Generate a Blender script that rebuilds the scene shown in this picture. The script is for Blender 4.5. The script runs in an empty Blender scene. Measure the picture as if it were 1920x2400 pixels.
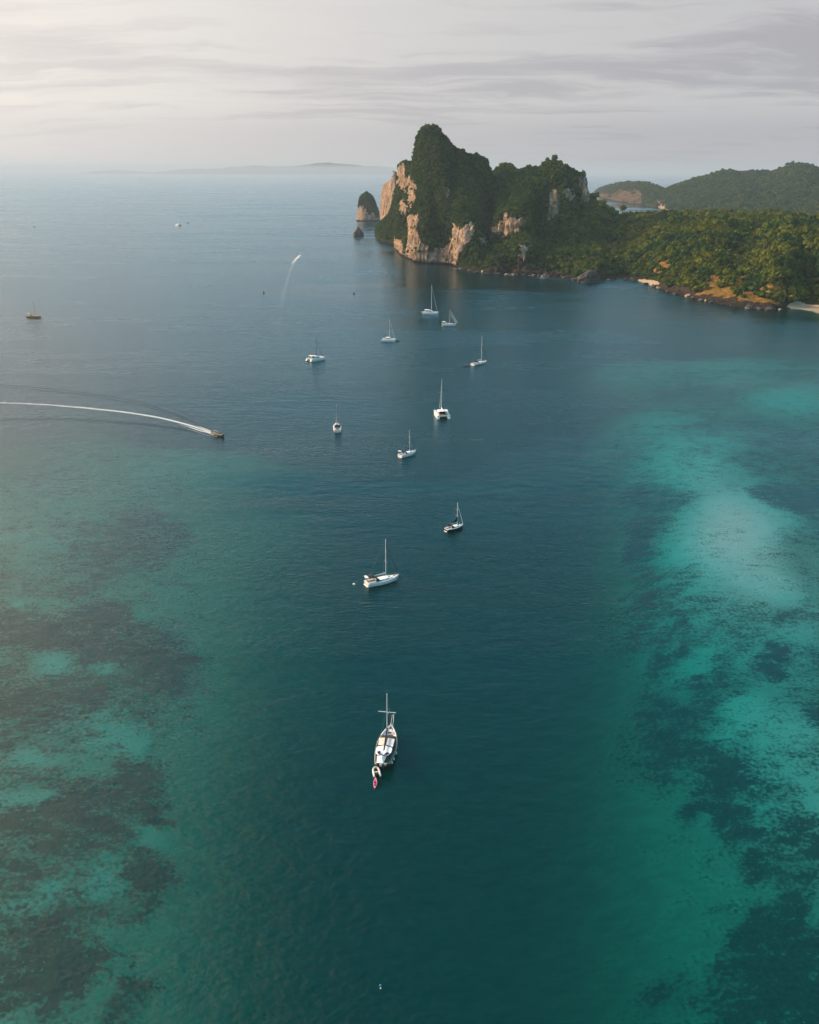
import bpy, math, random
import numpy as np
from mathutils import Vector, Matrix

# ---------------------------------------------------------------- camera
SC = bpy.context.scene
COL = SC.collection
F = 2071.0                      # focal length in pixels of the 1920 wide picture
PITCH = math.radians(21.07)
ROLL = math.radians(0.2)
CAM_H = 120.0
cam = bpy.data.cameras.new('camera')
cam_o = bpy.data.objects.new('camera', cam)
COL.objects.link(cam_o)
cam.sensor_fit = 'HORIZONTAL'
cam.sensor_width = 36.0
cam.lens = F / 1920.0 * 36.0
cam.clip_start = 1.0
cam.clip_end = 200000.0
RM = Matrix.Rotation(math.pi / 2 - PITCH, 3, 'X') @ Matrix.Rotation(ROLL, 3, 'Z')
cam_o.matrix_world = Matrix.Translation((0, 0, CAM_H)) @ RM.to_4x4()
SC.camera = cam_o

# ---------------------------------------------------------------- render
SC.render.engine = 'CYCLES'
cy = SC.cycles
cy.use_denoising = True
try:
    cy.denoiser = 'OPENIMAGEDENOISE'
    cy.denoising_input_passes = 'RGB_ALBEDO_NORMAL'
except Exception:
    pass
cy.max_bounces = 6
cy.diffuse_bounces = 2
cy.glossy_bounces = 2
cy.transmission_bounces = 2
cy.volume_bounces = 0
cy.transparent_max_bounces = 10
cy.sample_clamp_indirect = 4.0
cy.caustics_reflective = False
cy.caustics_refractive = False
SC.view_settings.view_transform = 'Standard'
SC.view_settings.look = 'None'
SC.view_settings.exposure = 0.3
SC.view_settings.gamma = 1.0
SC.view_settings.use_curve_mapping = False

# ---------------------------------------------------------------- sun
SUN_AZ = math.radians(-70.0)    # measured from the view direction, negative = left
SUN_EL = math.radians(24.0)
SUN_DIR = Vector((math.sin(SUN_AZ) * math.cos(SUN_EL), math.cos(SUN_AZ) * math.cos(SUN_EL), math.sin(SUN_EL)))
sun = bpy.data.lights.new('sun', 'SUN')
sun.energy = 5.0
sun.angle = math.radians(1.5)
sun.color = (1.0, 0.77, 0.51)
sun_o = bpy.data.objects.new('sun', sun)
COL.objects.link(sun_o)
sun_o.rotation_euler = (-SUN_DIR).to_track_quat('-Z', 'Y').to_euler()

# ---------------------------------------------------------------- node helper
class NT:
    def __init__(self, tree):
        self.t = tree
        tree.nodes.clear()
    def n(self, kind, props=None, **ins):
        nd = self.t.nodes.new(kind)
        for k, v in (props or {}).items():
            setattr(nd, k, v)
        for k, v in ins.items():
            key = k.replace('_', ' ')
            if key.startswith('i') and key[1:].isdigit():
                s = nd.inputs[int(key[1:])]
            else:
                s = nd.inputs[key]
            self.put(s, v)
        return nd
    def put(self, s, v):
        if isinstance(v, bpy.types.NodeSocket):
            self.t.links.new(v, s)
        elif isinstance(v, bpy.types.Node):
            self.t.links.new(v.outputs[0], s)
        else:
            if isinstance(v, (tuple, list)) and len(v) == 3 and s.type == 'RGBA':
                v = (*v, 1.0)
            s.default_value = v
    def math(self, op, a, b=0.0, c=0.0, clamp=False):
        nd = self.t.nodes.new('ShaderNodeMath')
        nd.operation = op
        nd.use_clamp = clamp
        self.put(nd.inputs[0], a); self.put(nd.inputs[1], b); self.put(nd.inputs[2], c)
        return nd.outputs[0]
    def vmath(self, op, a, b=(0, 0, 0)):
        nd = self.t.nodes.new('ShaderNodeVectorMath')
        nd.operation = op
        self.put(nd.inputs[0], a); self.put(nd.inputs[1], b)
        return nd.outputs['Value'] if op in ('DOT_PRODUCT', 'LENGTH') else nd.outputs[0]
    def mix(self, f, a, b, blend='MIX'):
        nd = self.t.nodes.new('ShaderNodeMix')
        nd.data_type = 'RGBA'; nd.blend_type = blend; nd.clamp_factor = True
        self.put(nd.inputs[0], f); self.put(nd.inputs[6], a); self.put(nd.inputs[7], b)
        return nd.outputs[2]
    def ramp(self, v, lo, hi, a=0.0, b=1.0, smooth=True):
        nd = self.t.nodes.new('ShaderNodeMapRange')
        nd.interpolation_type = 'SMOOTHSTEP' if smooth else 'LINEAR'
        nd.clamp = True
        for i, x in enumerate((v, lo, hi, a, b)):
            self.put(nd.inputs[i], x)
        return nd.outputs[0]
    def noise(self, vec, scale, detail=4.0, rough=0.55, dist=0.0, dims='3D', out=0):
        nd = self.t.nodes.new('ShaderNodeTexNoise')
        nd.noise_dimensions = dims
        self.put(nd.inputs['Vector'], vec)
        nd.inputs['Scale'].default_value = scale
        nd.inputs['Detail'].default_value = detail
        nd.inputs['Roughness'].default_value = rough
        nd.inputs['Distortion'].default_value = dist
        return nd.outputs[out]
    def mapping(self, vec, scale=(1, 1, 1), rot=(0, 0, 0), loc=(0, 0, 0)):
        nd = self.t.nodes.new('ShaderNodeMapping')
        self.put(nd.inputs['Vector'], vec)
        nd.inputs['Scale'].default_value = scale
        nd.inputs['Rotation'].default_value = rot
        nd.inputs['Location'].default_value = loc
        return nd.outputs[0]

# ---------------------------------------------------------------- sky
world = bpy.data.worlds.new('World')
SC.world = world
world.use_nodes = True
w = NT(world.node_tree)
tc = w.n('ShaderNodeTexCoord')
gen = tc.outputs['Generated']
sky = w.n('ShaderNodeTexSky', dict(sky_type='NISHITA', sun_disc=False, sun_elevation=SUN_EL,
          sun_rotation=SUN_AZ, altitude=100.0, air_density=1.0, dust_density=1.5, ozone_density=1.0))
sep = w.n('ShaderNodeSeparateXYZ', Vector=gen)
X, Y, Z = sep.outputs
zc = w.math('ADD', w.math('MAXIMUM', Z, 0.0), 0.10)
pl = w.n('ShaderNodeCombineXYZ', X=w.math('DIVIDE', X, zc), Y=w.math('DIVIDE', Y, zc), Z=0.0).outputs[0]
warp = w.n('ShaderNodeVectorMath', dict(operation='MULTIPLY_ADD'))
w.put(warp.inputs[0], w.noise(pl, 0.9, 4.0, out=1)); warp.inputs[1].default_value = (0.9, 0.9, 0.0); w.put(warp.inputs[2], pl)
pw = warp.outputs[0]
big = w.noise(w.mapping(pw, (0.42, 0.75, 1.0), (0, 0, 0.22), (3.1, 0.4, 0)), 1.0, 5.0, 0.55)
fine = w.noise(w.mapping(pw, (0.9, 3.0, 1.0), (0, 0, 0.16), (7.7, 2.0, 0)), 1.0, 8.0, 0.62)
dens = w.math('ADD', w.math('MULTIPLY', big, 0.52), w.math('MULTIPLY', fine, 0.48))
cover = w.ramp(dens, 0.36, 0.60)           # how much cloud stands in front of the blue
thick = w.ramp(dens, 0.38, 0.58)           # thick grey centres against bright thin rims
sd = w.math('MAXIMUM', w.vmath('DOT_PRODUCT', gen, tuple(SUN_DIR)), 0.0)
bank = w.ramp(Z, 0.085, 0.035)              # a hazy grey bank lies along the horizon
thick = w.math('MAXIMUM', thick, w.math('MULTIPLY', bank, 0.85))
cover = w.math('MAXIMUM', cover, w.math('MULTIPLY', bank, 0.9))
glow = w.math('POWER', sd, 1.9)
aure = w.math('POWER', sd, 38.0)
high = w.ramp(Z, 0.15, 0.32)                # the cloud sheet thins out to blue higher up
rim = w.mix(glow, (0.52, 0.505, 0.50), (1.24, 1.13, 0.99))
core = w.mix(glow, (0.35, 0.347, 0.372), (0.99, 0.895, 0.81))
cloud = w.mix(thick, rim, core)
cloud = w.mix(aure, cloud, (9.0, 5.0, 2.6))
lowc = w.mix(glow, (0.46, 0.46, 0.47), (1.12, 1.0, 0.87))
blue = w.mix(high, lowc, (0.14, 0.52, 0.71))
blue = w.mix(w.math('MULTIPLY', w.ramp(sd, 0.53, 0.93), high), blue, (2.9, 1.65, 1.15))     # the glow round the sun
# Nishita radiance is scaled by the Background strength, the clouds are given as seen
STR = 0.10
def tenfold(v):
    nd = w.n('ShaderNodeVectorMath', dict(operation='SCALE')); w.put(nd.inputs[0], v); nd.inputs['Scale'].default_value = 1.0 / STR
    return nd.outputs[0]
clear = w.mix(0.95, sky.outputs[0], tenfold(blue))
allsky = w.mix(w.math('MULTIPLY', cover, w.math('SUBTRACT', 0.93, w.math('MULTIPLY', high, 0.88))), clear, tenfold(cloud))
bg = w.n('ShaderNodeBackground', Color=allsky, Strength=STR)
w.n('ShaderNodeOutputWorld', Surface=bg)

# ---------------------------------------------------------------- picture <-> place
def ray(px, py):
    v = RM @ Vector(((px - 960.0) / F, -(py - 1200.0) / F, -1.0))
    return v
def ground(px, py, z=0.0):
    v = ray(px, py)
    t = (z - CAM_H) / v.z
    return Vector((v.x * t, v.y * t, z))
def at(px, py, Yd):
    v = ray(px, py)
    t = Yd / v.y
    return Vector((v.x * t, Yd, CAM_H + v.z * t))
RMn = np.array(RM)
def to_px(P):
    """pixel column and row of world points (n,3)"""
    q = (P - np.array([0, 0, CAM_H])) @ RMn
    zz = np.minimum(q[:, 2], -1e-3)
    return 960.0 + F * q[:, 0] / -zz, 1200.0 - F * q[:, 1] / -zz

# ---------------------------------------------------------------- numpy noise
def _hash(ix, iy, iz, seed):
    with np.errstate(over='ignore'):
        h = (ix.astype(np.uint32) * np.uint32(374761393) + iy.astype(np.uint32) * np.uint32(668265263)
             + iz.astype(np.uint32) * np.uint32(2246822519) + np.uint32(seed * 7919 + 13))
        h = (h ^ (h >> np.uint32(13))) * np.uint32(1274126177)
        h = h ^ (h >> np.uint32(16))
    return h.astype(np.float64) / 4294967295.0
def vnoise(x, y, z, seed=0):
    x = np.asarray(x, float); y = np.asarray(y, float) + 0 * x; z = np.asarray(z, float) + 0 * x
    fx, fy, fz = np.floor(x), np.floor(y), np.floor(z)
    ix, iy, iz = fx.astype(np.int64), fy.astype(np.int64), fz.astype(np.int64)
    u, v, t = x - fx, y - fy, z - fz
    u, v, t = u * u * (3 - 2 * u), v * v * (3 - 2 * v), t * t * (3 - 2 * t)
    r = 0
    for a in (0, 1):
        for b in (0, 1):
            for c in (0, 1):
                wgt = (u if a else 1 - u) * (v if b else 1 - v) * (t if c else 1 - t)
                r = r + wgt * _hash(ix + a, iy + b, iz + c, seed)
    return r * 2 - 1
def fbm(x, y, z, octs=4, seed=0, gain=0.5):
    r, a, s = 0, 1.0, 0
    for o in range(octs):
        r = r + a * vnoise(np.asarray(x) * 2 ** o, np.asarray(y) * 2 ** o, np.asarray(z) * 2 ** o, seed + o * 17)
        s += a; a *= gain
    return r / s

def in_poly(px, py, poly):
    res = np.zeros(px.shape, bool)
    n = len(poly)
    for i in range(n):
        x0, y0 = poly[i]; x1, y1 = poly[(i + 1) % n]
        if y0 == y1:
            continue
        c = ((y0 > py) != (y1 > py)) & (px < (x1 - x0) * (py - y0) / (y1 - y0) + x0)
        res ^= c
    return res

# ---------------------------------------------------------------- object helpers
def tag(o, label=None, cat=None, group=None, kind=None):
    if label: o['label'] = label
    if cat: o['category'] = cat
    if group: o['group'] = group
    if kind: o['kind'] = kind
    return o
def empty(name, loc=(0, 0, 0), rz=0.0, label=None, cat=None, group=None):
    o = bpy.data.objects.new(name, None)
    o.empty_display_size = 1.0
    COL.objects.link(o)
    o.location = loc
    o.rotation_euler = (0, 0, rz)
    return tag(o, label, cat, group)
def mesh_np(name, V, Fq, mat, attrs=None, smooth=True, parent=None):
    me = bpy.data.meshes.new(name)
    V = np.asarray(V, np.float32); Fq = np.asarray(Fq, np.int32)
    nv, nf, k = len(V), len(Fq), Fq.shape[1]
    me.vertices.add(nv); me.vertices.foreach_set('co', V.ravel())
    me.loops.add(nf * k); me.loops.foreach_set('vertex_index', Fq.ravel())
    me.polygons.add(nf)
    me.polygons.foreach_set('loop_start', np.arange(0, nf * k, k, dtype=np.int32))
    me.polygons.foreach_set('use_smooth', np.full(nf, smooth, bool))
    me.update(calc_edges=True)
    for an, av in (attrs or {}).items():
        a = me.attributes.new(an, 'FLOAT', 'POINT')
        a.data.foreach_set('value', np.asarray(av, np.float32))
    me.validate()
    if mat: me.materials.append(mat)
    o = bpy.data.objects.new(name, me)
    COL.objects.link(o)
    if parent: o.parent = parent
    return o
def grid_faces(nu, nv):
    i = np.arange(nu * nv).reshape(nu, nv)
    return np.stack([i[:-1, :-1], i[1:, :-1], i[1:, 1:], i[:-1, 1:]], -1).reshape(-1, 4)
def material(name):
    m = bpy.data.materials.new(name)
    m.use_nodes = True
    return m, NT(m.node_tree)

_plain = {}
def plain(name, rgb, rough=0.5, metal=0.0, var=0.12, scale=3.0, spec=0.5):
    """painted or moulded surface with a little wear in colour and gloss"""
    if name in _plain: return _plain[name]
    m, t = material(name)
    p = t.n('ShaderNodeTexCoord').outputs['Object']
    nz = t.noise(p, scale, 4.0, 0.6)
    dark = tuple(c * (1 - var * 1.6) for c in rgb)
    lite = tuple(min(1.0, c * (1 + var)) for c in rgb)
    c = t.mix(t.ramp(nz, 0.3, 0.7), dark, lite)
    b = t.n('ShaderNodeBsdfPrincipled', Base_Color=c, Roughness=t.ramp(nz, 0.2, 0.8, rough * 0.8, min(1, rough * 1.25)), Metallic=metal)
    b.inputs['Specular IOR Level'].default_value = spec
    t.n('ShaderNodeOutputMaterial', Surface=b)
    _plain[name] = m
    return m
# ================================================================ AIR, SEA AND SEABED
REACH = 62000.0
def axis(dense, far):
    """coordinates: dense in the middle, then growing outwards to far"""
    a = list(dense)
    s = a[1] - a[0]; x = a[-1]
    while x < far:
        s *= 1.35; x = min(far, x + s); a.append(x)
    s = a[1] - a[0]; x = a[0]
    left = []
    while x > -far:
        s *= 1.35; x = max(-far, x - s); left.append(x)
    return np.array(left[::-1] + a)

# rows of the reef map, read off the photograph: picture row -> one digit per 120 px column
# depth code 0..9 and how much of the bottom is coral 0..9
DEPTH_M = np.array([0.5, 1.0, 1.7, 2.7, 3.9, 5.4, 7.2, 9.6, 13.0, 18.5])
REEF = {
    780:  ('99999999999888877', '22222222222222233'),
    850:  ('99999999999876544', '22222222222222222'),
    950:  ('87799999999975433', '33322222222223322'),
    1050: ('65444699999984233', '33322222222224367'),
    1150: ('33346889999985123', '34431222222238028'),
    1250: ('22345789999985212', '33651122222238406'),
    1350: ('33345789999985321', '55721122222238632'),
    1450: ('33346789999985322', '76771122222239653'),
    1550: ('23345889999986432', '37671122222225725'),
    1650: ('33345799999985432', '65352122222215724'),
    1750: ('33347899999976432', '53361122222212834'),
    1850: ('23457899999976532', '27742122222201483'),
    1950: ('33447899999976532', '75413122222200684'),
    2050: ('33457899999976542', '54725122222200286'),
    2150: ('33568899999977654', '47222122222200397'),
    2250: ('33467899999977654', '46814122222200278'),
    2350: ('33667899999977654', '44261122222200378'),
    2460: ('33667899999977654', '44261122222200378'),
}
rows_y = np.array(sorted(REEF))
D_tab = np.array([[DEPTH_M[int(c)] for c in REEF[r][0]] for r in rows_y])
C_tab = np.array([[int(c) / 9.0 for c in REEF[r][1]] for r in rows_y])
cols_x = np.arange(17) * 120.0
def table(tab, px, py):
    fx = np.clip(px / 120.0, 0, 15.999); ix = fx.astype(int); tx = fx - ix
    fy = np.clip(np.interp(py, rows_y, np.arange(len(rows_y))), 0, len(rows_y) - 1.001); iy = fy.astype(int); ty = fy - iy
    tx = tx * tx * (3 - 2 * tx); ty = ty * ty * (3 - 2 * ty)
    return (tab[iy, ix] * (1 - tx) * (1 - ty) + tab[iy, ix + 1] * tx * (1 - ty)
            + tab[iy + 1, ix] * (1 - tx) * ty + tab[iy + 1, ix + 1] * tx * ty)
# spots of bare sand (+) or coral heads (-) larger than the noise: px, py, rx, ry, coral value, depth or None
SPOTS = [
    (1700, 1260, 150, 130, 0.12, 0.3), (1700, 1270, 120, 100, 0.0, 0.25), (1620, 1100, 60, 45, 0.05, 0.9), (1760, 1370, 95, 50, 0.0, 0.6),
    (1650, 1500, 55, 22, 0.05, 1.6), (1560, 1545, 32, 26, 0.0, 2.8), (1730, 1640, 75, 32, 0.1, 1.2), (1800, 1700, 70, 35, 0.1, 1.2),
    (1870, 1860, 55, 60, 0.1, 1.6), (1890, 2040, 30, 60, 0.1, 1.9), (1560, 1870, 60, 45, 0.0, 6.0), (1440, 1258, 38, 22, 0.1, 4.4),
    (1480, 1345, 30, 14, 0.0, 5.0), (1480, 1475, 32, 14, 0.1, 5.5), (1590, 2010, 55, 70, 0.0, 6.6), (1640, 2170, 40, 55, 0.0, 6.6),
    (1735, 2025, 22, 16, 0.0, 4.2), (1820, 2310, 60, 16, 0.0, 4.2), (1640, 2235, 62, 40, 1.0, 5.6), (1690, 2385, 42, 35, 1.0, 6.4),
    (1540, 1815, 26, 26, 1.0, 5.8), (1640, 1790, 48, 95, 1.0, 4.6), (1680, 1930, 36, 52, 1.0, 4.6), (1500, 1650, 70, 110, 0.85, 5.2),
    (1460, 1400, 55, 55, 1.0, 5.0), (1490, 1250, 32, 48, 0.9, 4.6), (1460, 1150, 34, 60, 0.85, 5.0), (1860, 1150, 75, 30, 0.9, 2.2),
    (1890, 1240, 45, 40, 0.6, 1.8), (1850, 1450, 70, 20, 0.8, 1.8), (1860, 1560, 70, 30, 0.95, 2.0), (1900, 1690, 30, 45, 0.8, 2.4),
    (1820, 1920, 70, 40, 0.85, 3.4), (1760, 2110, 70, 80, 0.95, 4.0), (1870, 2200, 60, 60, 0.85, 3.4), (1860, 2350, 60, 25, 0.9, 4.2),
    (1590, 1350, 60, 26, 0.75, 3.0), (1600, 1420, 60, 40, 0.62, 2.4), (1440, 1030, 70, 20, 0.35, 3.6), (1530, 960, 60, 16, 0.1, 2.6),
    (1850, 925, 70, 18, 0.0, 1.6), (1800, 1020, 90, 20, 0.62, 3.4), (1700, 985, 80, 16, 0.5, 3.4),
    (380, 1405, 40, 16, 0.0, 3.6), (120, 1380, 60, 10, 0.1, 2.2), (60, 1560, 45, 30, 0.1, 2.0), (190, 1560, 40, 14, 0.2, 2.2),
    (275, 1690, 70, 30, 0.05, 2.6), (340, 1700, 45, 30, 0.0, 3.6), (230, 1770, 45, 38, 0.1, 2.7), (110, 1775, 70, 20, 0.1, 2.2),
    (50, 1880, 75, 14, 0.05, 1.9), (150, 1840, 60, 12, 0.1, 2.0), (255, 1955, 45, 40, 0.0, 3.6), (320, 1970, 60, 22, 0.0, 4.4),
    (360, 1890, 55, 40, 0.0, 6.0), (350, 2060, 36, 70, 0.0, 5.0), (290, 2160, 45, 50, 0.05, 4.8), (300, 2290, 30, 70, 0.05, 5.2),
    (150, 2070, 45, 50, 0.3, 2.4), (60, 2130, 45, 30, 0.4, 2.4), (70, 2340, 75, 28, 0.15, 2.2), (140, 2310, 30, 18, 0.2, 2.6),
    (270, 2040, 46, 36, 1.0, 3.6), (310, 1880, 36, 36, 1.0, 4.2), (280, 2100, 28, 22, 1.0, 3.8), (240, 2260, 34, 60, 1.0, 3.8),
    (370, 2310, 48, 40, 1.0, 5.6), (150, 1950, 60, 40, 0.95, 2.8), (300, 1790, 22, 44, 1.0, 3.8), (410, 1980, 40, 60, 0.5, 6.2),
    (100, 1480, 90, 40, 0.85, 2.8), (250, 1480, 70, 70, 0.9, 3.4), (330, 1240, 70, 60, 0.75, 3.6), (330, 1560, 60, 60, 0.9, 3.8),
    (60, 1680, 60, 30, 0.9, 2.8), (200, 1640, 50, 26, 0.95, 3.0), (170, 1900, 60, 20, 0.9, 2.6),
    (1500, 855, 110, 28, 0.2, 3.2), (1720, 850, 130, 26, 0.25, 2.4), (1600, 1060, 110, 60, 0.3, 1.4), (1480, 1000, 60, 24, 0.25, 2.6),
    (530, 1065, 70, 16, 0.0, 3.2), (440, 1090, 50, 12, 0.1, 3.2), (700, 1050, 70, 18, 0.0, 6.5), (560, 1190, 150, 50, 0.0, 6.8),
]
xs = axis(np.arange(-560, 760.1, 3.0), REACH - 10)
ys = axis(np.arange(40, 900.1, 3.0), REACH - 10)
SX, SY = np.meshgrid(xs, ys, indexing='ij')
P = np.stack([SX.ravel(), SY.ravel(), np.zeros(SX.size)], -1)
front = P[:, 1] > 55
Q = P.copy(); Q[:, 1] = np.maximum(Q[:, 1], 55)
wx = fbm(Q[:, 0] / 34, Q[:, 1] / 34, 0, 5, 3) * 15.0
wy = fbm(Q[:, 0] / 34, Q[:, 1] / 34, 5, 5, 9) * 15.0
spx, spy = to_px(Q + np.stack([wx, wy, 0 * wx], -1))
upx, upy = to_px(Q)
dep = table(D_tab, upx, upy)
cor = table(C_tab, spx, spy)
cor = cor * (1 - 0.22 * np.clip((700 - spx) / 200, 0, 1) * np.clip((1500 - spy) / 200, 0, 1))
cor = cor * (1 - 0.30 * np.clip((spx - 1540) / 140, 0, 1) * np.clip((2100 - spy) / 200, 0, 1))
for (cx, cyy, rx, ry, cv, dv) in SPOTS:
    d2 = ((spx - cx) / rx) ** 2 + ((spy - cyy) / ry) ** 2
    wgt = np.clip(1.12 - d2 * 0.50, 0, 1); wgt = wgt * wgt * (3 - 2 * wgt)
    cor = cor * (1 - 0.95 * wgt) + cv * 0.95 * wgt
    if dv is not None:
        d3 = ((upx - cx) / rx) ** 2 + ((upy - cyy) / ry) ** 2
        wg = np.clip(1.12 - d3 * 0.42, 0, 1) * 0.75
        dep = dep * (1 - wg) + dv * wg
# sediment smooths the slopes of the bottom
dep = dep.reshape(len(xs), len(ys)); inner = (np.abs(SX) < 1200) & (SY < 1600)
for _ in range(26):
    q = np.pad(dep, 1, mode='edge')
    dep = np.where(inner, 0.25 * dep + 0.1875 * (q[:-2, 1:-1] + q[2:, 1:-1] + q[1:-1, :-2] + q[1:-1, 2:]), dep)
dep = dep.ravel()
pale_w = np.zeros(len(P))
for (cx, cyy, rx, ry, k_) in ((1700, 1265, 190, 170, 1.0), (1620, 1090, 80, 60, .8), (1770, 1375, 110, 60, .9), (1650, 1500, 90, 45, .7), (1730, 1645, 110, 60, .75), (1800, 1705, 110, 70, .7), (1850, 925, 120, 45, .8), (1500, 860, 130, 40, .5), (1700, 850, 160, 40, .5), (1620, 1080, 150, 90, .8), (1870, 1860, 80, 90, .6), (275, 1695, 90, 50, .35), (1540, 970, 110, 50, .7), (1650, 1420, 180, 140, .6), (1850, 1500, 160, 120, .5), (1840, 1750, 130, 140, .6), (50, 1880, 90, 25, .35), (1740, 1780, 150, 180, .5), (120, 1775, 80, 25, .4), (340, 1700, 60, 40, .4), (190, 1560, 60, 22, .4), (60, 1560, 60, 36, .4), (50, 1395, 90, 20, .35), (150, 2070, 60, 60, .4), (70, 2340, 90, 36, .4), (60, 2130, 60, 40, .4), (255, 1955, 60, 50, .35)):
    d2 = ((spx - cx) / rx) ** 2 + ((spy - cyy) / ry) ** 2
    pale_w = np.maximum(pale_w, k_ * np.clip(1.2 - d2, 0, 1))
far = np.clip((np.hypot(P[:, 0], P[:, 1]) - 900) / 500, 0, 1)
dep = dep * (1 - far) + 20.0 * far
relief = fbm(P[:, 0] / 9, P[:, 1] / 9, 2, 3, 21)
dep = np.maximum(0.35, dep - np.clip(cor, 0, 1) * (0.25 + 0.5 * np.clip(relief, 0, 1)) * np.clip(dep / 3, 0.2, 1) + relief * 0.08)

# ---- seabed material: coral sand, rubble, dark coral heads and weed
mseabed, t = material('seabed_sand_and_coral')
pos = t.n('ShaderNodeNewGeometry').outputs['Position']
p2 = t.mapping(pos, (1, 1, 0))
ac = t.n('ShaderNodeAttribute', dict(attribute_name='coral')).outputs['Fac']
n1 = t.noise(p2, 0.075, 7.0, 0.62, 0.4)
n2 = t.noise(t.mapping(p2, (0.55, 1.0, 0), (0, 0, 0.5)), 0.34, 5.0, 0.65, 0.2)
n3 = t.noise(p2, 1.1, 3.0, 0.6)
def stretch(v, k):
    return t.math('MULTIPLY', t.math('SUBTRACT', v, 0.5), k)
n0 = t.noise(p2, 0.028, 3.0, 0.6, 0.8)
mixn = t.math('ADD', t.math('ADD', t.math('ADD', 0.5, stretch(n0, 0.22)), stretch(n1, 0.50)), t.math('ADD', stretch(n2, 0.85), stretch(n3, 0.85)))
pale = t.n('ShaderNodeAttribute', dict(attribute_name='pale')).outputs['Fac']
thr = t.math('ADD', t.math('SUBTRACT', 0.70, t.math('MULTIPLY', ac, 0.36)), t.math('MULTIPLY', pale, 0.07))
cov = t.ramp(t.math('SUBTRACT', mixn, thr), -0.085, 0.075)
pale = t.n('ShaderNodeAttribute', dict(attribute_name='pale')).outputs['Fac']
sand = t.mix(t.ramp(n2, 0.3, 0.7), (0.34, 0.38, 0.27), (0.54, 0.57, 0.41))
sand = t.mix(pale, sand, (0.93, 0.91, 0.76))
rub = t.mix(t.ramp(n3, 0.32, 0.68), (0.016, 0.024, 0.018), (0.105, 0.100, 0.060))
rub = t.mix(t.math('MULTIPLY', t.ramp(n1, 0.50, 0.66), 0.45), rub, (0.13, 0.115, 0.06))
sand = t.mix(t.n('ShaderNodeAttribute', dict(attribute_name='depth_shade')).outputs['Fac'], sand, (0.05, 0.06, 0.045))  # sand darkened with depth, standing in for light lost in deep water
weed = t.mix(t.ramp(n1, 0.36, 0.62), (0.10, 0.145, 0.085), (0.21, 0.19, 0.105))
mid = t.ramp(t.math('SUBTRACT', mixn, thr), -0.22, -0.06)
sand = t.mix(t.math('MULTIPLY', mid, 0.55), sand, weed)
col = t.mix(cov, sand, rub)
b = t.n('ShaderNodeBsdfDiffuse', Color=col)
t.n('ShaderNodeOutputMaterial', Surface=b)
o = mesh_np('seabed', np.stack([P[:, 0], P[:, 1], -dep], -1), grid_faces(len(xs), len(ys)), mseabed, dict(coral=np.clip(cor - 0.55 * np.clip((dep - 5.5) / 3.0, 0, 1), -0.3, 1), pale=pale_w, depth_shade=np.clip((dep - 6.0) / 17.0, 0, 1)))
tag(o, kind='structure')

# ---- sea: one closed body of clear tropical water
SEA_BOTTOM = -24.0
wxs = axis(np.arange(-1200, 1200.1, 60.0), REACH)
wys = axis(np.arange(-600, 2400.1, 60.0), REACH)
WX, WY = np.meshgrid(wxs, wys, indexing='ij')
nu, nv = len(wxs), len(wys)
top = np.stack([WX.ravel(), WY.ravel(), np.zeros(WX.size)], -1)
rim_i = np.concatenate([np.arange(nu) * nv, (nu - 1) * nv + np.arange(1, nv), np.arange(nu - 2, -1, -1) * nv + nv - 1, np.arange(nv - 2, 0, -1)])
base = len(top)
low = top[rim_i].copy(); low[:, 2] = SEA_BOTTOM
fs = [list(q) for q in grid_faces(nu, nv)]
m = len(rim_i)
for i in range(m):
    j = (i + 1) % m
    fs.append([int(rim_i[j]), int(rim_i[i]), base + i, base + j])
me = bpy.data.meshes.new('sea_water')
fs2 = fs + [[base + i for i in range(m)][::-1]]
me.from_pydata(np.concatenate([top, low]).tolist(), [], fs2)
me.update()
import bmesh
bm = bmesh.new(); bm.from_mesh(me); bmesh.ops.recalc_face_normals(bm, faces=bm.faces[:]); bm.to_mesh(me); bm.free()

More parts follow.
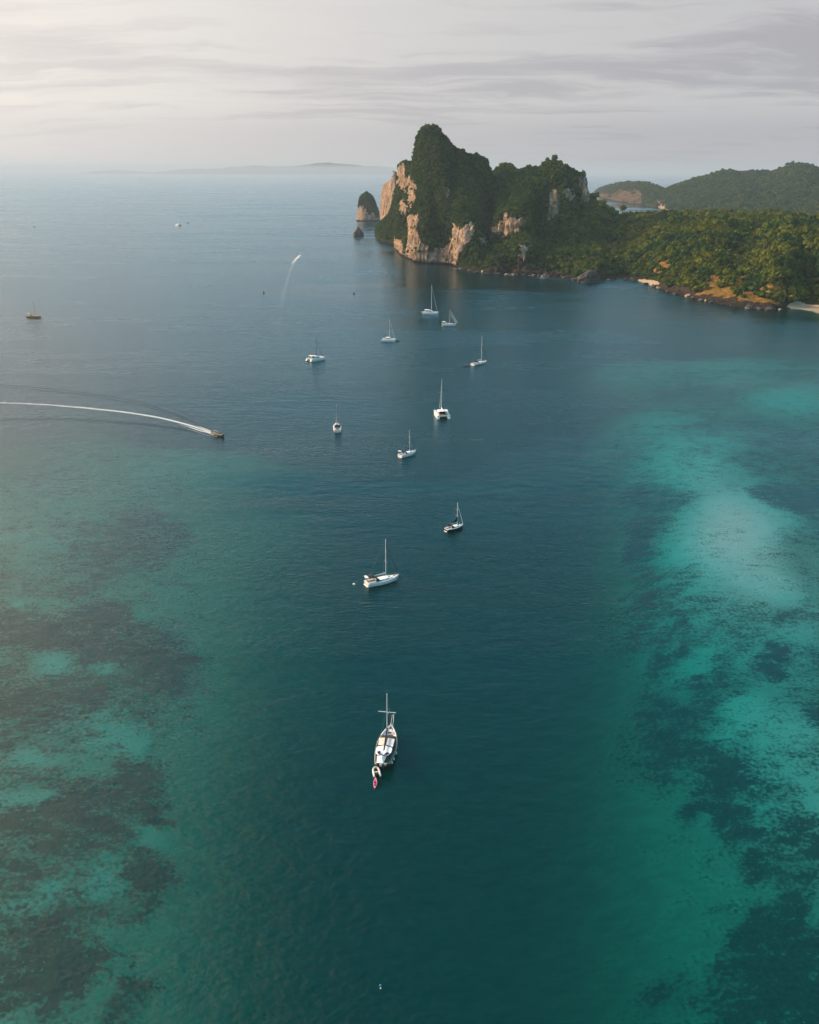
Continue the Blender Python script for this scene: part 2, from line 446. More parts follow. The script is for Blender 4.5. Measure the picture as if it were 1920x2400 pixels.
def sea_surface(t):
    """rippled surface: Fresnel mirror over clear water; returns the surface shader"""
    pos = t.n('ShaderNodeNewGeometry').outputs['Position']
    p = t.mapping(pos, (1, 1, 0))
    pa = t.mapping(p, (0.55, 1.0, 0), (0, 0, -0.12))
    pb = t.mapping(p, (0.6, 1.0, 0), (0, 0, 0.22), (31, 7, 0))
    gl_ = t.math('ADD', t.math('MULTIPLY', t.noise(t.mapping(p, (0.35, 1.0, 0), (0, 0, -0.06)), 0.012, 4.0, 0.6, 0.6), 0.55), t.math('MULTIPLY', t.noise(t.mapping(p, (0.22, 1.0, 0), (0, 0, 0.05), (400, 90, 0)), 0.0042, 4.0, 0.6, 0.8), 0.45))
    gust = t.ramp(gl_, 0.38, 0.62)
    w1 = t.noise(pa, 0.85, 3.0, 0.55, 0.3)
    w2 = t.noise(pb, 0.20, 3.0, 0.5, 0.3)
    w3 = t.noise(t.mapping(p, (0.4, 1.0, 0), (0, 0, -0.2)), 0.055, 2.0, 0.5, 0.2)
    h = t.math('ADD', t.math('MULTIPLY', w1, t.math('ADD', 0.09, t.math('MULTIPLY', gust, 0.36))),
               t.math('ADD', t.math('MULTIPLY', w2, 0.32), t.math('MULTIPLY', w3, 0.32)))
    bmp = t.n('ShaderNodeBump', Strength=1.0, Distance=1.0, Height=h)
    fr = t.n('ShaderNodeFresnel', IOR=1.32, Normal=bmp)
    rough = t.math('ADD', 0.14, t.math('MULTIPLY', gust, 0.16))
    gl = t.n('ShaderNodeBsdfGlossy', dict(distribution='BECKMANN'), Color=(0.67, 0.85, 0.95), Roughness=rough, Normal=bmp)
    tr = t.n('ShaderNodeBsdfTransparent', Color=(1, 1, 1))
    df = t.n('ShaderNodeBsdfDiffuse', Color=(0.0, 0.165, 0.19), Normal=bmp)      # light scattered back by the water itself
    body = t.n('ShaderNodeMixShader', i0=0.095, i1=tr, i2=df)
    return t.n('ShaderNodeMixShader', i0=fr, i1=body, i2=gl)
msea, t = material('sea_water')
surf = sea_surface(t)
vol = t.n('ShaderNodeVolumeAbsorption', Color=(0.34, 0.922, 0.895), Density=0.50)
t.n('ShaderNodeOutputMaterial', Surface=surf, Volume=vol)
me.materials.append(msea)
sea = bpy.data.objects.new('sea_water', me)
COL.objects.link(sea); tag(sea, kind='structure')

# ---- haze: one closed box of thin air round everything
mh, t = material('haze')
vol = t.n('ShaderNodeVolumePrincipled')
vol.inputs['Color'].default_value = (0.55, 0.69, 0.84, 1)
vol.inputs['Density'].default_value = 0.000055
vol.inputs['Anisotropy'].default_value = 0.15
t.n('ShaderNodeOutputMaterial', Volume=vol)
bm = bmesh.new()
bmesh.ops.create_cube(bm, size=1.0)
me = bpy.data.meshes.new('haze')
hz0, hz1 = SEA_BOTTOM - 1.0, 262.0
for v in bm.verts:
    v.co = Vector((v.co.x * 2 * (REACH + 500), v.co.y * 2 * (REACH + 500), hz0 if v.co.z < 0 else hz1))
bm.to_mesh(me); bm.free()
me.materials.append(mh)
o = bpy.data.objects.new('haze', me); COL.objects.link(o); tag(o, kind='stuff')
# ================================================================ LAND
SHORE = dict(limestone_summit=[[(1090, 628), (1340, 636), (1345, 658), (1090, 650)], [(1100, 612), (1125, 612), (1122, 640), (1100, 640)], [(1215, 612), (1238, 612), (1236, 645), (1214, 645)]],
 forested_ridge=[[(1355, 640), (1420, 640), (1425, 668), (1350, 668)], [(1495, 652), (1560, 664), (1640, 688), (1730, 702), (1800, 704), (1848, 708), (1846, 735), (1700, 735), (1490, 690)]])
ROCKS = dict(
 needle=[[(860, 380), (945, 380), (938, 432), (931, 470), (925, 512), (880, 540)]],
 tower=[
  [(938, 372), (949, 385), (953, 418), (966, 420), (975, 432), (976, 450), (965, 462), (955, 452), (946, 440), (937, 440)],
  [(946, 475), (953, 470), (957, 485), (951, 507), (947, 500)],
  [(972, 508), (983, 505), (988, 540), (993, 565), (1008, 583), (1006, 622), (958, 612), (955, 575), (962, 530)],
  [(1004, 590), (1030, 583), (1056, 572), (1064, 545), (1070, 522), (1084, 545), (1103, 524), (1110, 540), (1104, 566), (1086, 590), (1076, 625), (1004, 625)],
  [(930, 555), (938, 560), (946, 580), (957, 600), (955, 612), (934, 592)],
  [(1040, 446), (1049, 450), (1048, 470), (1042, 468)],
  [(966, 410), (972, 425), (970, 470), (960, 500), (958, 470)],
  [(1116, 560), (1150, 552), (1160, 575), (1130, 582)],
 ],
 summit=[
  [(1160, 537), (1172, 522), (1192, 510), (1212, 514), (1233, 518), (1231, 535), (1206, 547), (1180, 559), (1161, 554)],
  [(1292, 446), (1313, 446), (1315, 482), (1306, 512), (1293, 512), (1286, 520), (1276, 524), (1283, 487)],
  [(1317, 442), (1343, 440), (1346, 462), (1336, 476), (1320, 476)],
  [(1353, 422), (1378, 410), (1378, 476), (1364, 484), (1356, 452)],
  [(1214, 582), (1236, 585), (1234, 610), (1216, 610)],
  [(1185, 505), (1200, 500), (1190, 512)],
  
  [(1108, 540), (1150, 545), (1150, 575), (1115, 570)],
 ],
 ridge=[],
 islet=[[(1455, 443), (1475, 447), (1500, 446), (1512, 470), (1500, 480), (1440, 474), (1405, 462), (1400, 452), (1440, 455)]],
 back=[[(1545, 478), (1560, 476), (1568, 498), (1545, 500)]],
)
GRASS = [[(1524, 640), (1534, 624), (1552, 614), (1570, 611), (1568, 632), (1545, 642)],
         [(1628, 692), (1640, 668), (1658, 648), (1680, 640), (1700, 648), (1750, 650), (1748, 672), (1730, 690), (1700, 700), (1660, 695)],
         [(1726, 700), (1742, 684), (1770, 676), (1800, 664), (1840, 662), (1846, 690), (1830, 712), (1770, 712)],
         [(1868, 676), (1885, 668), (1893, 684), (1876, 692)]]
SANDS = [[(1496, 653), (1534, 655), (1546, 663), (1530, 669), (1490, 662)], [(1848, 712), (1870, 705), (1890, 713), (1925, 716), (2200, 730), (2200, 790), (1840, 760)]]

def loft(name, cols, step, seg, rocks, seed, rough, back=((160, 30), (330, -6)), flute=3.0, rock_val=1.0, low=-6.0, drop=8.0):
    """Hillside as a sheet of real ground: each column gives its waterline and the heights inland.
    cols: (px, waterline py, [(py, metres inland) ...]); the ridge is last, then the far side falls to the sea."""
    ctrl = []
    for px, wy, rows in cols:
        g = ground(px, wy)
        line = [Vector((g.x, g.y, low)) - Vector((g.x, g.y, 0)).normalized() * 1.5, g]
        for k_, (py, dy) in enumerate(rows):                        # the bare ground lies a tree's height below the outline of the woods
            line.append(at(px, py + drop * (k_ / (len(rows) - 1)) ** 2, g.y + dy))
        last = line[-1]
        d = Vector((last.x, last.y, 0)).normalized()
        for dd, zz in back:
            q = last + d * dd; q.z = min(zz, last.z * 0.6) if zz > 0 else zz
            line.append(q)
        ctrl.append(line)
    A = np.array([[tuple(v) for v in l] for l in ctrl])             # columns x rows x 3
    pxs = np.array([c[0] for c in cols], float)
    us = np.arange(pxs[0], pxs[-1] + step * 0.5, step)
    def smooth_interp(x, xp, fp):
        """monotone-ish cubic through the control columns"""
        n = len(xp)
        m = np.zeros_like(fp)
        dl = (fp[1:] - fp[:-1]) / (xp[1:] - xp[:-1])[:, None]
        m[1:-1] = np.where(dl[1:] * dl[:-1] > 0, 2 * dl[1:] * dl[:-1] / (dl[1:] + dl[:-1] + 1e-12), 0)
        m[0], m[-1] = dl[0], dl[-1]
        i = np.clip(np.searchsorted(xp, x, side='right') - 1, 0, n - 2)
        h = (xp[i + 1] - xp[i])[:, None]; t_ = ((x - xp[i]) / (xp[i + 1] - xp[i]))[:, None]
        return ((2 * t_ ** 3 - 3 * t_ ** 2 + 1) * fp[i] + (t_ ** 3 - 2 * t_ ** 2 + t_) * h * m[i]
                + (-2 * t_ ** 3 + 3 * t_ ** 2) * fp[i + 1] + (t_ ** 3 - t_ ** 2) * h * m[i + 1])
    R = A.shape[1]
    U = smooth_interp(us, pxs, A.reshape(len(pxs), -1)).reshape(len(us), R, 3)
    vs = [0.0]
    for r in range(R - 1):
        k = 2 if r == 0 else (seg if r < R - len(back) - 1 else max(5, seg // 3))
        vs += list(r + (np.arange(k) + 1) / k)
    vs = np.array(vs)
    V = smooth_interp(vs, np.arange(R, dtype=float), U.transpose(1, 0, 2).reshape(R, -1)).reshape(len(vs), len(us), 3).transpose(1, 0, 2)
    # masks are read from the undisturbed sheet, then the ground is roughened along its normal
    flat = V.reshape(-1, 3)
    qx, qy = to_px(flat)
    jx = qx + 5 * fbm(flat[:, 0] / 9, flat[:, 1] / 9, flat[:, 2] / 9, 3, seed + 1)
    jy = qy + 9 * fbm(flat[:, 0] / 6, flat[:, 1] / 6, flat[:, 2] / 30, 3, seed + 2)
    rock = np.zeros(len(flat))
    for pl_ in rocks:
        rock = np.maximum(rock, rock_val * in_poly(jx, jy, pl_))
    for pl_ in SHORE.get(name, []):
        rock = np.maximum(rock, 0.6 * in_poly(jx, jy, pl_))
    vrow = np.tile(vs, len(us))
    rock[vrow > R - len(back) - 0.6] = 0
    du = np.gradient(V, axis=0); dv = np.gradient(V, axis=1)
    N = np.cross(du, dv); N /= np.linalg.norm(N, axis=2, keepdims=True) + 1e-9
    N = N.reshape(-1, 3)
    n1 = fbm(flat[:, 0] / 45, flat[:, 1] / 45, flat[:, 2] / 60, 4, seed + 3)
    n2 = fbm(flat[:, 0] / 10, flat[:, 1] / 10, flat[:, 2] / 42, 3, seed + 4)
    ridged = 1 - np.abs(fbm(flat[:, 0] / 7, flat[:, 1] / 7, flat[:, 2] / 55, 3, seed + 5)) * 2
    amp = np.clip((flat[:, 2] + 2) / 14, 0, 1)
    edge = np.clip(vrow / 1.2, 0, 1) 
    crest = np.clip(np.abs(vrow - (R - len(back) - 1)) / 1.3, 0, 1)          # the skyline itself keeps its shape
    fine_ = 1 - np.abs(fbm(flat[:, 0] / 2.8, flat[:, 1] / 2.8, flat[:, 2] / 16, 2, seed + 6)) * 2
    ledge = np.abs(vnoise(flat[:, 0] / 30, flat[:, 1] / 30, flat[:, 2] / 7, seed + 7))
    disp = (n1 * rough * 2.3 * (0.18 + 0.82 * crest) + n2 * rough * 0.6 * (0.4 + 0.6 * crest)) * amp + (ridged * 1.15 + fine_ * 0.35 - ledge * 0.7) * rock * flute
    out = flat + N * (disp * edge)[:, None]
    grass = np.zeros(len(flat)); sand = np.zeros(len(flat))
    if name == 'forested_ridge':
        for g_ in GRASS: grass = np.maximum(grass, in_poly(qx + 1.6 * (jx - qx), qy + 0.9 * (jy - qy), g_))
        for g_ in SANDS: sand = np.maximum(sand, in_poly(jx, qy, g_))
    o_ = mesh_np(name, out, grid_faces(len(us), len(vs)), mland, dict(rock=rock, grass=grass, sand=sand))
    tag(o_, kind='structure')
    return dict(obj=o_, V=out, nu=len(us), nv=len(vs), rock=rock, grass=grass, sand=sand, row=vrow, R=R, nb=len(back))

# ---- ground material: undergrowth, limestone, dry grass, sand and a dark tidal band
mland, t = material('hillside_limestone_and_undergrowth')
pos = t.n('ShaderNodeNewGeometry').outputs['Position']
sp = t.n('ShaderNodeSeparateXYZ', Vector=pos)
def attr(n_): return t.n('ShaderNodeAttribute', dict(attribute_name=n_)).outputs['Fac']
st1 = t.noise(t.mapping(pos, (0.22, 0.22, 0.022)), 1.0, 6.0, 0.62, 0.6)
st2 = t.noise(t.mapping(pos, (0.75, 0.75, 0.07)), 1.0, 5.0, 0.65, 0.4)
bl = t.noise(pos, 0.05, 4.0, 0.6)
rk = t.mix(t.ramp(st1, 0.36, 0.60), (0.25, 0.155, 0.09), (0.45, 0.335, 0.235))
rk = t.mix(t.math('MULTIPLY', t.ramp(bl, 0.50, 0.66), 0.75), rk, (0.30, 0.28, 0.26))
rk = t.mix(t.math('MULTIPLY', t.ramp(st2, 0.47, 0.62), 0.85), rk, (0.085, 0.068, 0.055))
rk = t.mix(t.math('MULTIPLY', t.ramp(st2, 0.40, 0.28), 0.5), rk, (0.56, 0.46, 0.34))
vg = t.mix(t.noise(pos, 0.16, 5.0, 0.6), (0.012, 0.024, 0.010), (0.035, 0.046, 0.014))
gr = t.mix(t.ramp(t.noise(pos, 0.35, 5.0, 0.65), 0.35, 0.65), (0.10, 0.062, 0.018), (0.30, 0.175, 0.050))
sd_ = t.mix(t.noise(pos, 0.3, 4.0, 0.6), (0.30, 0.24, 0.17), (0.45, 0.37, 0.28))
rk = t.mix(t.ramp(attr('rock'), 0.65, 0.9, smooth=False), t.mix(1.0, rk, (0.15, 0.16, 0.17), 'MULTIPLY'), rk)
c = t.mix(t.ramp(attr('rock'), 0.15, 0.5, smooth=False), vg, rk)
c = t.mix(attr('grass'), c, gr)
wet = t.ramp(t.math('ADD', sp.outputs['Z'], t.math('MULTIPLY', t.math('SUBTRACT', st2, 0.5), 6.0)), 1.2, 3.4, 1.0, 0.0)
c = t.mix(wet, c, (0.030, 0.027, 0.025))
c = t.mix(attr('sand'), c, sd_)
bmp = t.n('ShaderNodeBump', Strength=1.0, Distance=1.0, Height=t.math('MULTIPLY', t.math('ADD', st1, st2), 2.0))
t.n('ShaderNodeOutputMaterial', Surface=t.n('ShaderNodeBsdfDiffuse', Color=c, Normal=bmp))

TOWER = [
 (878, 552, [(551, 2), (549, 4), (547, 8), (546, 14), (545, 20)]),
 (884, 555, [(548, 8), (543, 14), (538, 22), (533, 40), (530, 60)]),
 (897, 566, [(553, 12), (545, 25), (535, 50), (522, 100), (512, 150)]),
 (915, 569, [(552, 14), (540, 30), (520, 60), (505, 110), (490, 150)]),
 (931, 572, [(550, 14), (535, 35), (500, 70), (455, 110), (425, 140)]),
 (938, 595, [(572, 6), (550, 15), (500, 60), (440, 120), (395, 160)]),
 (945, 598, [(570, 6), (548, 20), (500, 70), (440, 125), (378, 170)]),
 (953, 603, [(565, 6), (545, 22), (495, 78), (435, 140), (370, 180)]),
 (962, 607, [(560, 5), (535, 14), (490, 70), (430, 150), (371, 200)]),
 (969, 609, [(560, 5), (525, 12), (480, 65), (420, 140), (376, 190)]),
 (974, 612, [(560, 5), (518, 11), (470, 60), (400, 120), (345, 160)]),
 (980, 614, [(560, 5), (515, 11), (465, 55), (390, 110), (313, 165)]),
 (998, 617, [(570, 5), (540, 11), (465, 55), (385, 100), (291, 160)]),
 (1015, 618, [(590, 6), (565, 16), (490, 50), (390, 95), (289, 160)]),
 (1030, 618, [(590, 6), (562, 16), (490, 45), (395, 85), (297, 160)]),
 (1043, 619, [(585, 6), (560, 14), (490, 42), (400, 95), (316, 170)]),
 (1065, 621, [(580, 6), (550, 16), (480, 55), (405, 130), (339, 185)]),
 (1080, 628, [(590, 10), (550, 24), (480, 80), (410, 160), (345, 210)]),
 (1096, 632, [(600, 12), (545, 36), (475, 110), (415, 190), (355, 235)]),
 (1120, 636, [(600, 20), (555, 60), (490, 140), (425, 220), (356, 260)]),
 (1136, 638, [(610, 30), (575, 90), (510, 180), (440, 250), (367, 290)]),
 (1146, 640, [(615, 30), (585, 100), (520, 200), (455, 270), (384, 305)]),
 (1156, 641, [(620, 30), (595, 110), (535, 220), (470, 290), (404, 320)]),
 (1180, 641, [(625, 30), (600, 110), (550, 220), (490, 290), (440, 330)]),
]
NEEDLE = [
 (892, 545, [(530, 30), (520, 40), (512, 46), (506, 50)]),
 (897, 545, [(505, 20), (480, 30), (455, 40), (440, 50)]),
 (903, 546, [(500, 14), (470, 24), (446, 36), (430, 48)]),
 (911, 547, [(500, 8), (465, 18), (440, 32), (425, 48)]),
 (919, 548, [(500, 5), (460, 16), (435, 30), (416, 46)]),
 (926, 548, [(500, 4), (455, 14), (425, 30), (402, 44)]),
 (929, 548, [(500, 4), (455, 16), (425, 32), (402, 44)]),
 (933, 548, [(505, 6), (465, 20), (438, 36), (418, 46)]),
 (937, 548, [(510, 10), (480, 26), (455, 40), (436, 48)]),
 (944, 549, [(530, 20), (515, 36), (500, 46), (490, 50)]),
]
SUMMIT = [
 (1092, 632, [(628, 10), (615, 40), (598, 90), (570, 170), (545, 240)]),
 (1120, 636, [(626, 16), (606, 50), (585, 110), (530, 210), (470, 300)]),
 (1153, 641, [(612, 22), (580, 80), (545, 160), (470, 260), (402, 370)]),
 (1165, 641, [(605, 22), (558, 92), (524, 110), (465, 220), (393, 370)]),
 (1189, 641, [(600, 22), (556, 78), (512, 92), (460, 190), (386, 360)]),
 (1212, 643, [(600, 20), (545, 70), (514, 84), (455, 160), (394, 340)]),
 (1236, 644, [(602, 20), (540, 80), (512, 96), (450, 165), (390, 320)]),
 (1266, 645, [(612, 24), (560, 110), (515, 150), (450, 190), (389, 310)]),
 (1285, 647, [(614, 26), (565, 120), (515, 175), (450, 205), (372, 300)]),
 (1300, 648, [(614, 28), (565, 125), (508, 185), (448, 205), (370, 300)]),
 (1319, 650, [(616, 28), (570, 125), (510, 195), (448, 215), (380, 295)]),
 (1340, 651, [(618, 28), (572, 125), (515, 210), (452, 235), (393, 290)]),
 (1350, 652, [(620, 28), (575, 125), (525, 220), (460, 250), (397, 285)]),
 (1366, 653, [(622, 28), (580, 125), (525, 230), (470, 262), (404, 282)]),
 (1372, 654, [(624, 28), (580, 125), (525, 230), (475, 262), (413, 280)]),
 (1375, 654, [(624, 28), (582, 125), (530, 230), (492, 280), (468, 300)]),
 (1392, 655, [(626, 28), (590, 125), (540, 230), (505, 290), (472, 350)]),
 (1440, 652, [(630, 28), (600, 125), (560, 230), (530, 290), (508, 340)]),
]
RIDGE = [
 (1325, 652, [(634, 24), (604, 100), (550, 220), (508, 320), (474, 400)]),
 (1371, 656, [(636, 18), (604, 90), (550, 210), (505, 310), (464, 390)]),
 (1400, 656, [(636, 18), (602, 90), (550, 210), (508, 310), (470, 390)]),
 (1427, 654, [(638, 22), (604, 95), (556, 210), (512, 315), (483, 400)]),
 (1453, 653, [(640, 22), (606, 95), (560, 205), (520, 315), (501, 410)]),
 (1500, 659, [(646, 18), (606, 90), (558, 200), (515, 310), (496, 410)]),
 (1530, 670, [(650, 20), (606, 92), (560, 205), (516, 325), (497, 430)]),
 (1560, 681, [(658, 20), (608, 95), (562, 205), (516, 335), (493, 450)]),
 (1635, 701, [(676, 20), (616, 90), (562, 200), (515, 330), (495, 465)]),
 (1690, 712, [(688, 22), (626, 100), (568, 215), (518, 345), (496, 475)]),
 (1740, 720, [(694, 22), (646, 110), (590, 235), (525, 370), (496, 485)]),
 (1775, 723, [(698, 20), (640, 100), (590, 235), (528, 375), (496, 495)]),
 (1810, 725, [(700, 16), (620, 75), (570, 190), (522, 350), (496, 500)]),
 (1852, 723, [(706, 16), (615, 75), (556, 190), (518, 340), (498, 505)]),
 (1875, 724, [(716, 20), (640, 90), (560, 200), (518, 340), (500, 510)]),
 (1920, 734, [(722, 34), (640, 100), (560, 200), (520, 340), (506, 520)]),
 (2060, 765, [(752, 30), (660, 110), (575, 210), (530, 345), (512, 520)]),
 (2260, 800, [(780, 30), (680, 120), (600, 220), (550, 345), (520, 520)]),
]
ISLET = [
 (1394, 455, [(452, 20), (449, 60), (447, 90)]),
 (1407, 460, [(452, 30), (445, 90), (439, 140)]),
 (1430, 468, [(456, 30), (444, 110), (432, 200)]),
 (1454, 473, [(455, 25), (440, 110), (426, 230)]),
 (1481, 477, [(456, 25), (438, 120), (425, 260)]),
 (1510, 481, [(462, 40), (440, 150), (425, 290)]),
 (1537, 486, [(470, 60), (450, 170), (433, 300)]),
 (1562, 490, [(478, 80), (460, 190), (444, 310)]),
 (1600, 494, [(486, 80), (476, 190), (466, 310)]),
]
BACKHILL = [
 (1535, 489, [(484, 60), (478, 150), (466, 300), (455, 450)]),
 (1558, 492, [(484, 80), (474, 180), (458, 400), (443, 600)]),
 (1574, 494, [(482, 90), (468, 220), (450, 420), (435, 640)]),
 (1612, 498, [(484, 100), (464, 240), (442, 440), (421, 700)]),
 (1663, 502, [(486, 110), (464, 260), (436, 470), (407, 740)]),
 (1704, 505, [(488, 110), (466, 270), (432, 480), (397, 760)]),
 (1735, 507, [(488, 110), (464, 270), (430, 490), (403, 780)]),
 (1763, 508, [(488, 110), (466, 280), (432, 500), (399, 800)]),
 (1802, 510, [(490, 120), (468, 290), (432, 520), (400, 830)]),
 (1838, 512, [(490, 120), (464, 290), (426, 520), (391, 850)]),
 (1874, 514, [(490, 120), (466, 300), (422, 520), (381, 860)]),
 (1896, 515, [(490, 120), (466, 300), (424, 530), (384, 880)]),
 (1925, 517, [(492, 120), (468, 300), (428, 540), (395, 900)]),
 (2100, 525, [(500, 120), (476, 300), (440, 540), (412, 900)]),
]
S_needle = loft('limestone_needle', NEEDLE, 0.6, 14, ROCKS['needle'], 11, 1.0, back=((26, 20), (50, -6)), flute=1.6, drop=1.0)
S_tower = loft('limestone_tower', TOWER, 0.8, 22, ROCKS['tower'], 22, 4.5, flute=4.5)
S_summit = loft('limestone_summit', SUMMIT, 0.9, 22, ROCKS['summit'], 33, 4.5, back=((60, 60), (130, 20), (250, -6)), flute=4.0)
S_ridge = loft('forested_ridge', RIDGE, 1.6, 22, ROCKS['ridge'], 44, 3.2, back=((150, 40), (400, -6)), flute=1.5)
S_islet = loft('forested_headland', ISLET, 1.2, 14, ROCKS['islet'], 55, 7.0, back=((200, 30), (450, -6)), flute=6.0, rock_val=0.69, drop=3.0)
S_back = loft('forested_hill', BACKHILL, 2.4, 14, ROCKS['back'], 66, 8.0, back=((300, 60), (800, -6)), flute=5.0, drop=4.0)

# ---- sea stacks and rocks standing in the water: closed bodies on the seabed
def stack(name, px, wy, outline, depth_ratio, label, cat, seed, mat, rock_from=None, rug=0.30):
    """outline: (py, left px, right px) from the waterline up"""
    g = ground(px, wy)
    k = g.y / F / math.cos(PITCH) * 1.0
    seg = 40
    rings = []
    zs, cx, rad = [], [], []
    for py, l, r in outline:
        a, b_ = at(l, py, g.y), at(r, py, g.y)
        zs.append(a.z); cx.append((a.x + b_.x) / 2); rad.append((b_.x - a.x) / 2)
    zz = np.concatenate([[-4.0], np.linspace(zs[0], zs[-1], 34)])
    C_ = np.interp(zz, zs, cx); R_ = np.interp(zz, zs, rad)
    V = []
    for z_, c_, r_ in zip(zz, C_, R_):
        for s_ in range(seg):
            th = 2 * math.pi * s_ / seg
            V.append((c_ + r_ * math.cos(th), g.y + 0.7 * depth_ratio * R_.max() + r_ * depth_ratio * math.sin(th), z_))
    V = np.array(V)
    n_ = fbm(V[:, 0] / (R_.max() * .55), V[:, 1] / (R_.max() * .55), V[:, 2] / (R_.max() * 1.1), 4, seed)
    n_ = n_ + 0.35 * fbm(V[:, 0] / (R_.max() * .2), V[:, 1] / (R_.max() * .2), V[:, 2] / (R_.max() * .3), 3, seed + 3)
    rr = 1 + n_ * rug
    ctr = np.repeat(np.stack([C_, np.full_like(C_, g.y + 0.7 * depth_ratio * R_.max())], -1), seg, 0)
    V[:, :2] = ctr + (V[:, :2] - ctr) * rr[:, None]
    Fq = []
    L = len(zz)
    for i in range(L - 1):
        for s_ in range(seg):
            Fq.append([i * seg + s_, i * seg + (s_ + 1) % seg, (i + 1) * seg + (s_ + 1) % seg, (i + 1) * seg + s_])
    V = np.vstack([V, [[C_[-1], ctr[-1, 1], zz[-1] + 0.4]]])
    top_i = len(V) - 1
    base_i = (L - 1) * seg
    Fq += [[base_i + s_, base_i + (s_ + 1) % seg, top_i, top_i] for s_ in range(seg)]
    me_ = bpy.data.meshes.new(name)
    me_.from_pydata(V.tolist(), [], [q if q[2] != q[3] else q[:3] for q in Fq])
    org = Vector((float(C_[0]), float(ctr[0, 1]), 0))
    me_.transform(Matrix.Translation(-org))
    hh = V[:, 2]
    rock = np.ones(len(V)) if rock_from is None else ((hh < rock_from + n_.tolist().__len__() * 0).astype(float))
    if rock_from is not None:
        nn = np.concatenate([n_, [0]])
        rock = (hh + nn * 34 + (V[:, 0] - C_[0]) * 0.45 < rock_from).astype(float)
    a = me_.attributes.new('rock', 'FLOAT', 'POINT'); a.data.foreach_set('value', rock.astype(np.float32))
    me_.polygons.foreach_set('use_smooth', np.ones(len(me_.polygons), bool))
    me_.materials.append(mat)
    o_ = bpy.data.objects.new(name, me_); COL.objects.link(o_); o_.location = org
    tag(o_, label, cat)
    return o_, V, [q if q[2] != q[3] else q[:3] for q in Fq], rock
mdark, t2 = material('wet_dark_rock')
pp = t2.n('ShaderNodeNewGeometry').outputs['Position']
nn_ = t2.noise(pp, 0.5, 5.0, 0.65)
cc = t2.mix(t2.ramp(nn_, 0.3, 0.7), (0.014, 0.014, 0.014), (0.065, 0.056, 0.048))
t2.n('ShaderNodeOutputMaterial', Surface=t2.n('ShaderNodeBsdfPrincipled', Base_Color=cc, Roughness=0.75,
      Normal=t2.n('ShaderNodeBump', Strength=0.8, Distance=0.6, Height=nn_)))
STACK = stack('sea_stack', 862, 518, [(520, 835, 893), (512, 836, 892), (500, 838, 888), (488, 840, 881), (475, 841, 878), (465, 843, 874), (458, 848, 868), (454, 855, 862), (452, 858, 860)],
      0.85, 'tall domed sea stack with green cap standing alone off the needle', 'sea stack', 5, mland, 22.0, rug=0.20)
stack('sea_rock', 841, 554, [(556, 828, 853), (550, 828, 853), (545, 829, 852), (540, 832, 848), (534, 836, 842), (530, 838, 839)],
      0.8, 'small dark pointed rock in the water in front of the domed sea stack', 'rock', 8, mdark, rug=0.45)
stack('rock_outcrop', 1386, 662, [(664, 1357, 1415), (656, 1359, 1414), (648, 1363, 1410), (642, 1368, 1406), (637, 1374, 1400), (634, 1380, 1394)],
      0.5, 'broad grey rock outcrop at the waterline below the forested saddle', 'rock', 14, mdark, rug=0.7)

# ---- far islands on the horizon, almost lost in the haze
mfar, t3 = material('far_island_forest')
t3.n('ShaderNodeOutputMaterial', Surface=t3.n('ShaderNodeBsdfDiffuse', Color=t3.mix(t3.noise(t3.n('ShaderNodeNewGeometry').outputs['Position'], 0.002, 4.0), (0.03, 0.05, 0.03), (0.06, 0.075, 0.04))))
def far_island(prof, Yd, seed):
    pxs = np.array([p[0] for p in prof], float); pys = np.array([p[1] for p in prof], float)
    us = np.arange(pxs[0], pxs[-1] + .1, 3.0)
    ry = np.interp(us, pxs, pys) - 1.3 * fbm(us / 14, 0 * us, 0 * us, 4, seed)
    prof_v = [(0.0, -6), (0.1, 0.25), (0.3, 0.6), (0.5, 1.0), (0.8, 0.6), (1.0, -6)]
    V = []
    for u_, y_ in zip(us, ry):
        p_ = at(u_, y_, Yd); zt = max(2.0, p_.z)
        for k_, (f_, z_) in enumerate(prof_v):
            wv = 1 + 0.3 * vnoise(np.array([u_ / 20]), np.array([k_ * 3.1]), np.array([0.0]), seed)[0]
            V.append((p_.x * (1 + 0.00002 * f_ * 1000), Yd + (f_ - 0.5) * 4000, zt * z_ * (wv if 0 < z_ < 1 else 1) if z_ >= 0 else -6))
    o_ = mesh_np('far_island', np.array(V), grid_faces(len(us), len(prof_v)), mfar)
    return tag(o_, kind='structure')
far_island([(210, 406), (235, 400), (262, 399), (290, 398), (330, 402), (372, 405)], 42000, 3)
far_island([(370, 404), (400, 400), (430, 397), (470, 395), (500, 396), (540, 392), (600, 388), (640, 390), (690, 389), (740, 383), (770, 381), (810, 384), (860, 389), (930, 392)], 40000, 4)

# ================================================================ FOREST
mleaf, t = material('tropical_foliage')
oi = t.n('ShaderNodeObjectInfo')
pos = t.n('ShaderNodeNewGeometry').outputs['Position']
rnd = oi.outputs['Random']
patch = t.noise(pos, 0.02, 3.0, 0.6)
ca = t.mix(rnd, (0.025, 0.070, 0.024), (0.048, 0.105, 0.032))
cb = t.mix(rnd, (0.105, 0.140, 0.020), (0.205, 0.210, 0.030))
xyz = t.n('ShaderNodeSeparateXYZ', Vector=pos)
sun_tint = t.math('MULTIPLY', t.ramp(xyz.outputs['X'], 180.0, 300.0), t.ramp(xyz.outputs['Y'], 1900.0, 1500.0))      # golden sunlight on the ridge's near slope, put into the leaf colour
ym = t.math('MULTIPLY', t.ramp(patch, 0.36, 0.62), t.math('ADD', 0.38, t.math('MULTIPLY', sun_tint, 0.62)))
cl = t.mix(ym, ca, cb)
lf = t.noise(t.n('ShaderNodeTexCoord').outputs['Object'], 1.2, 2.0, 0.5)
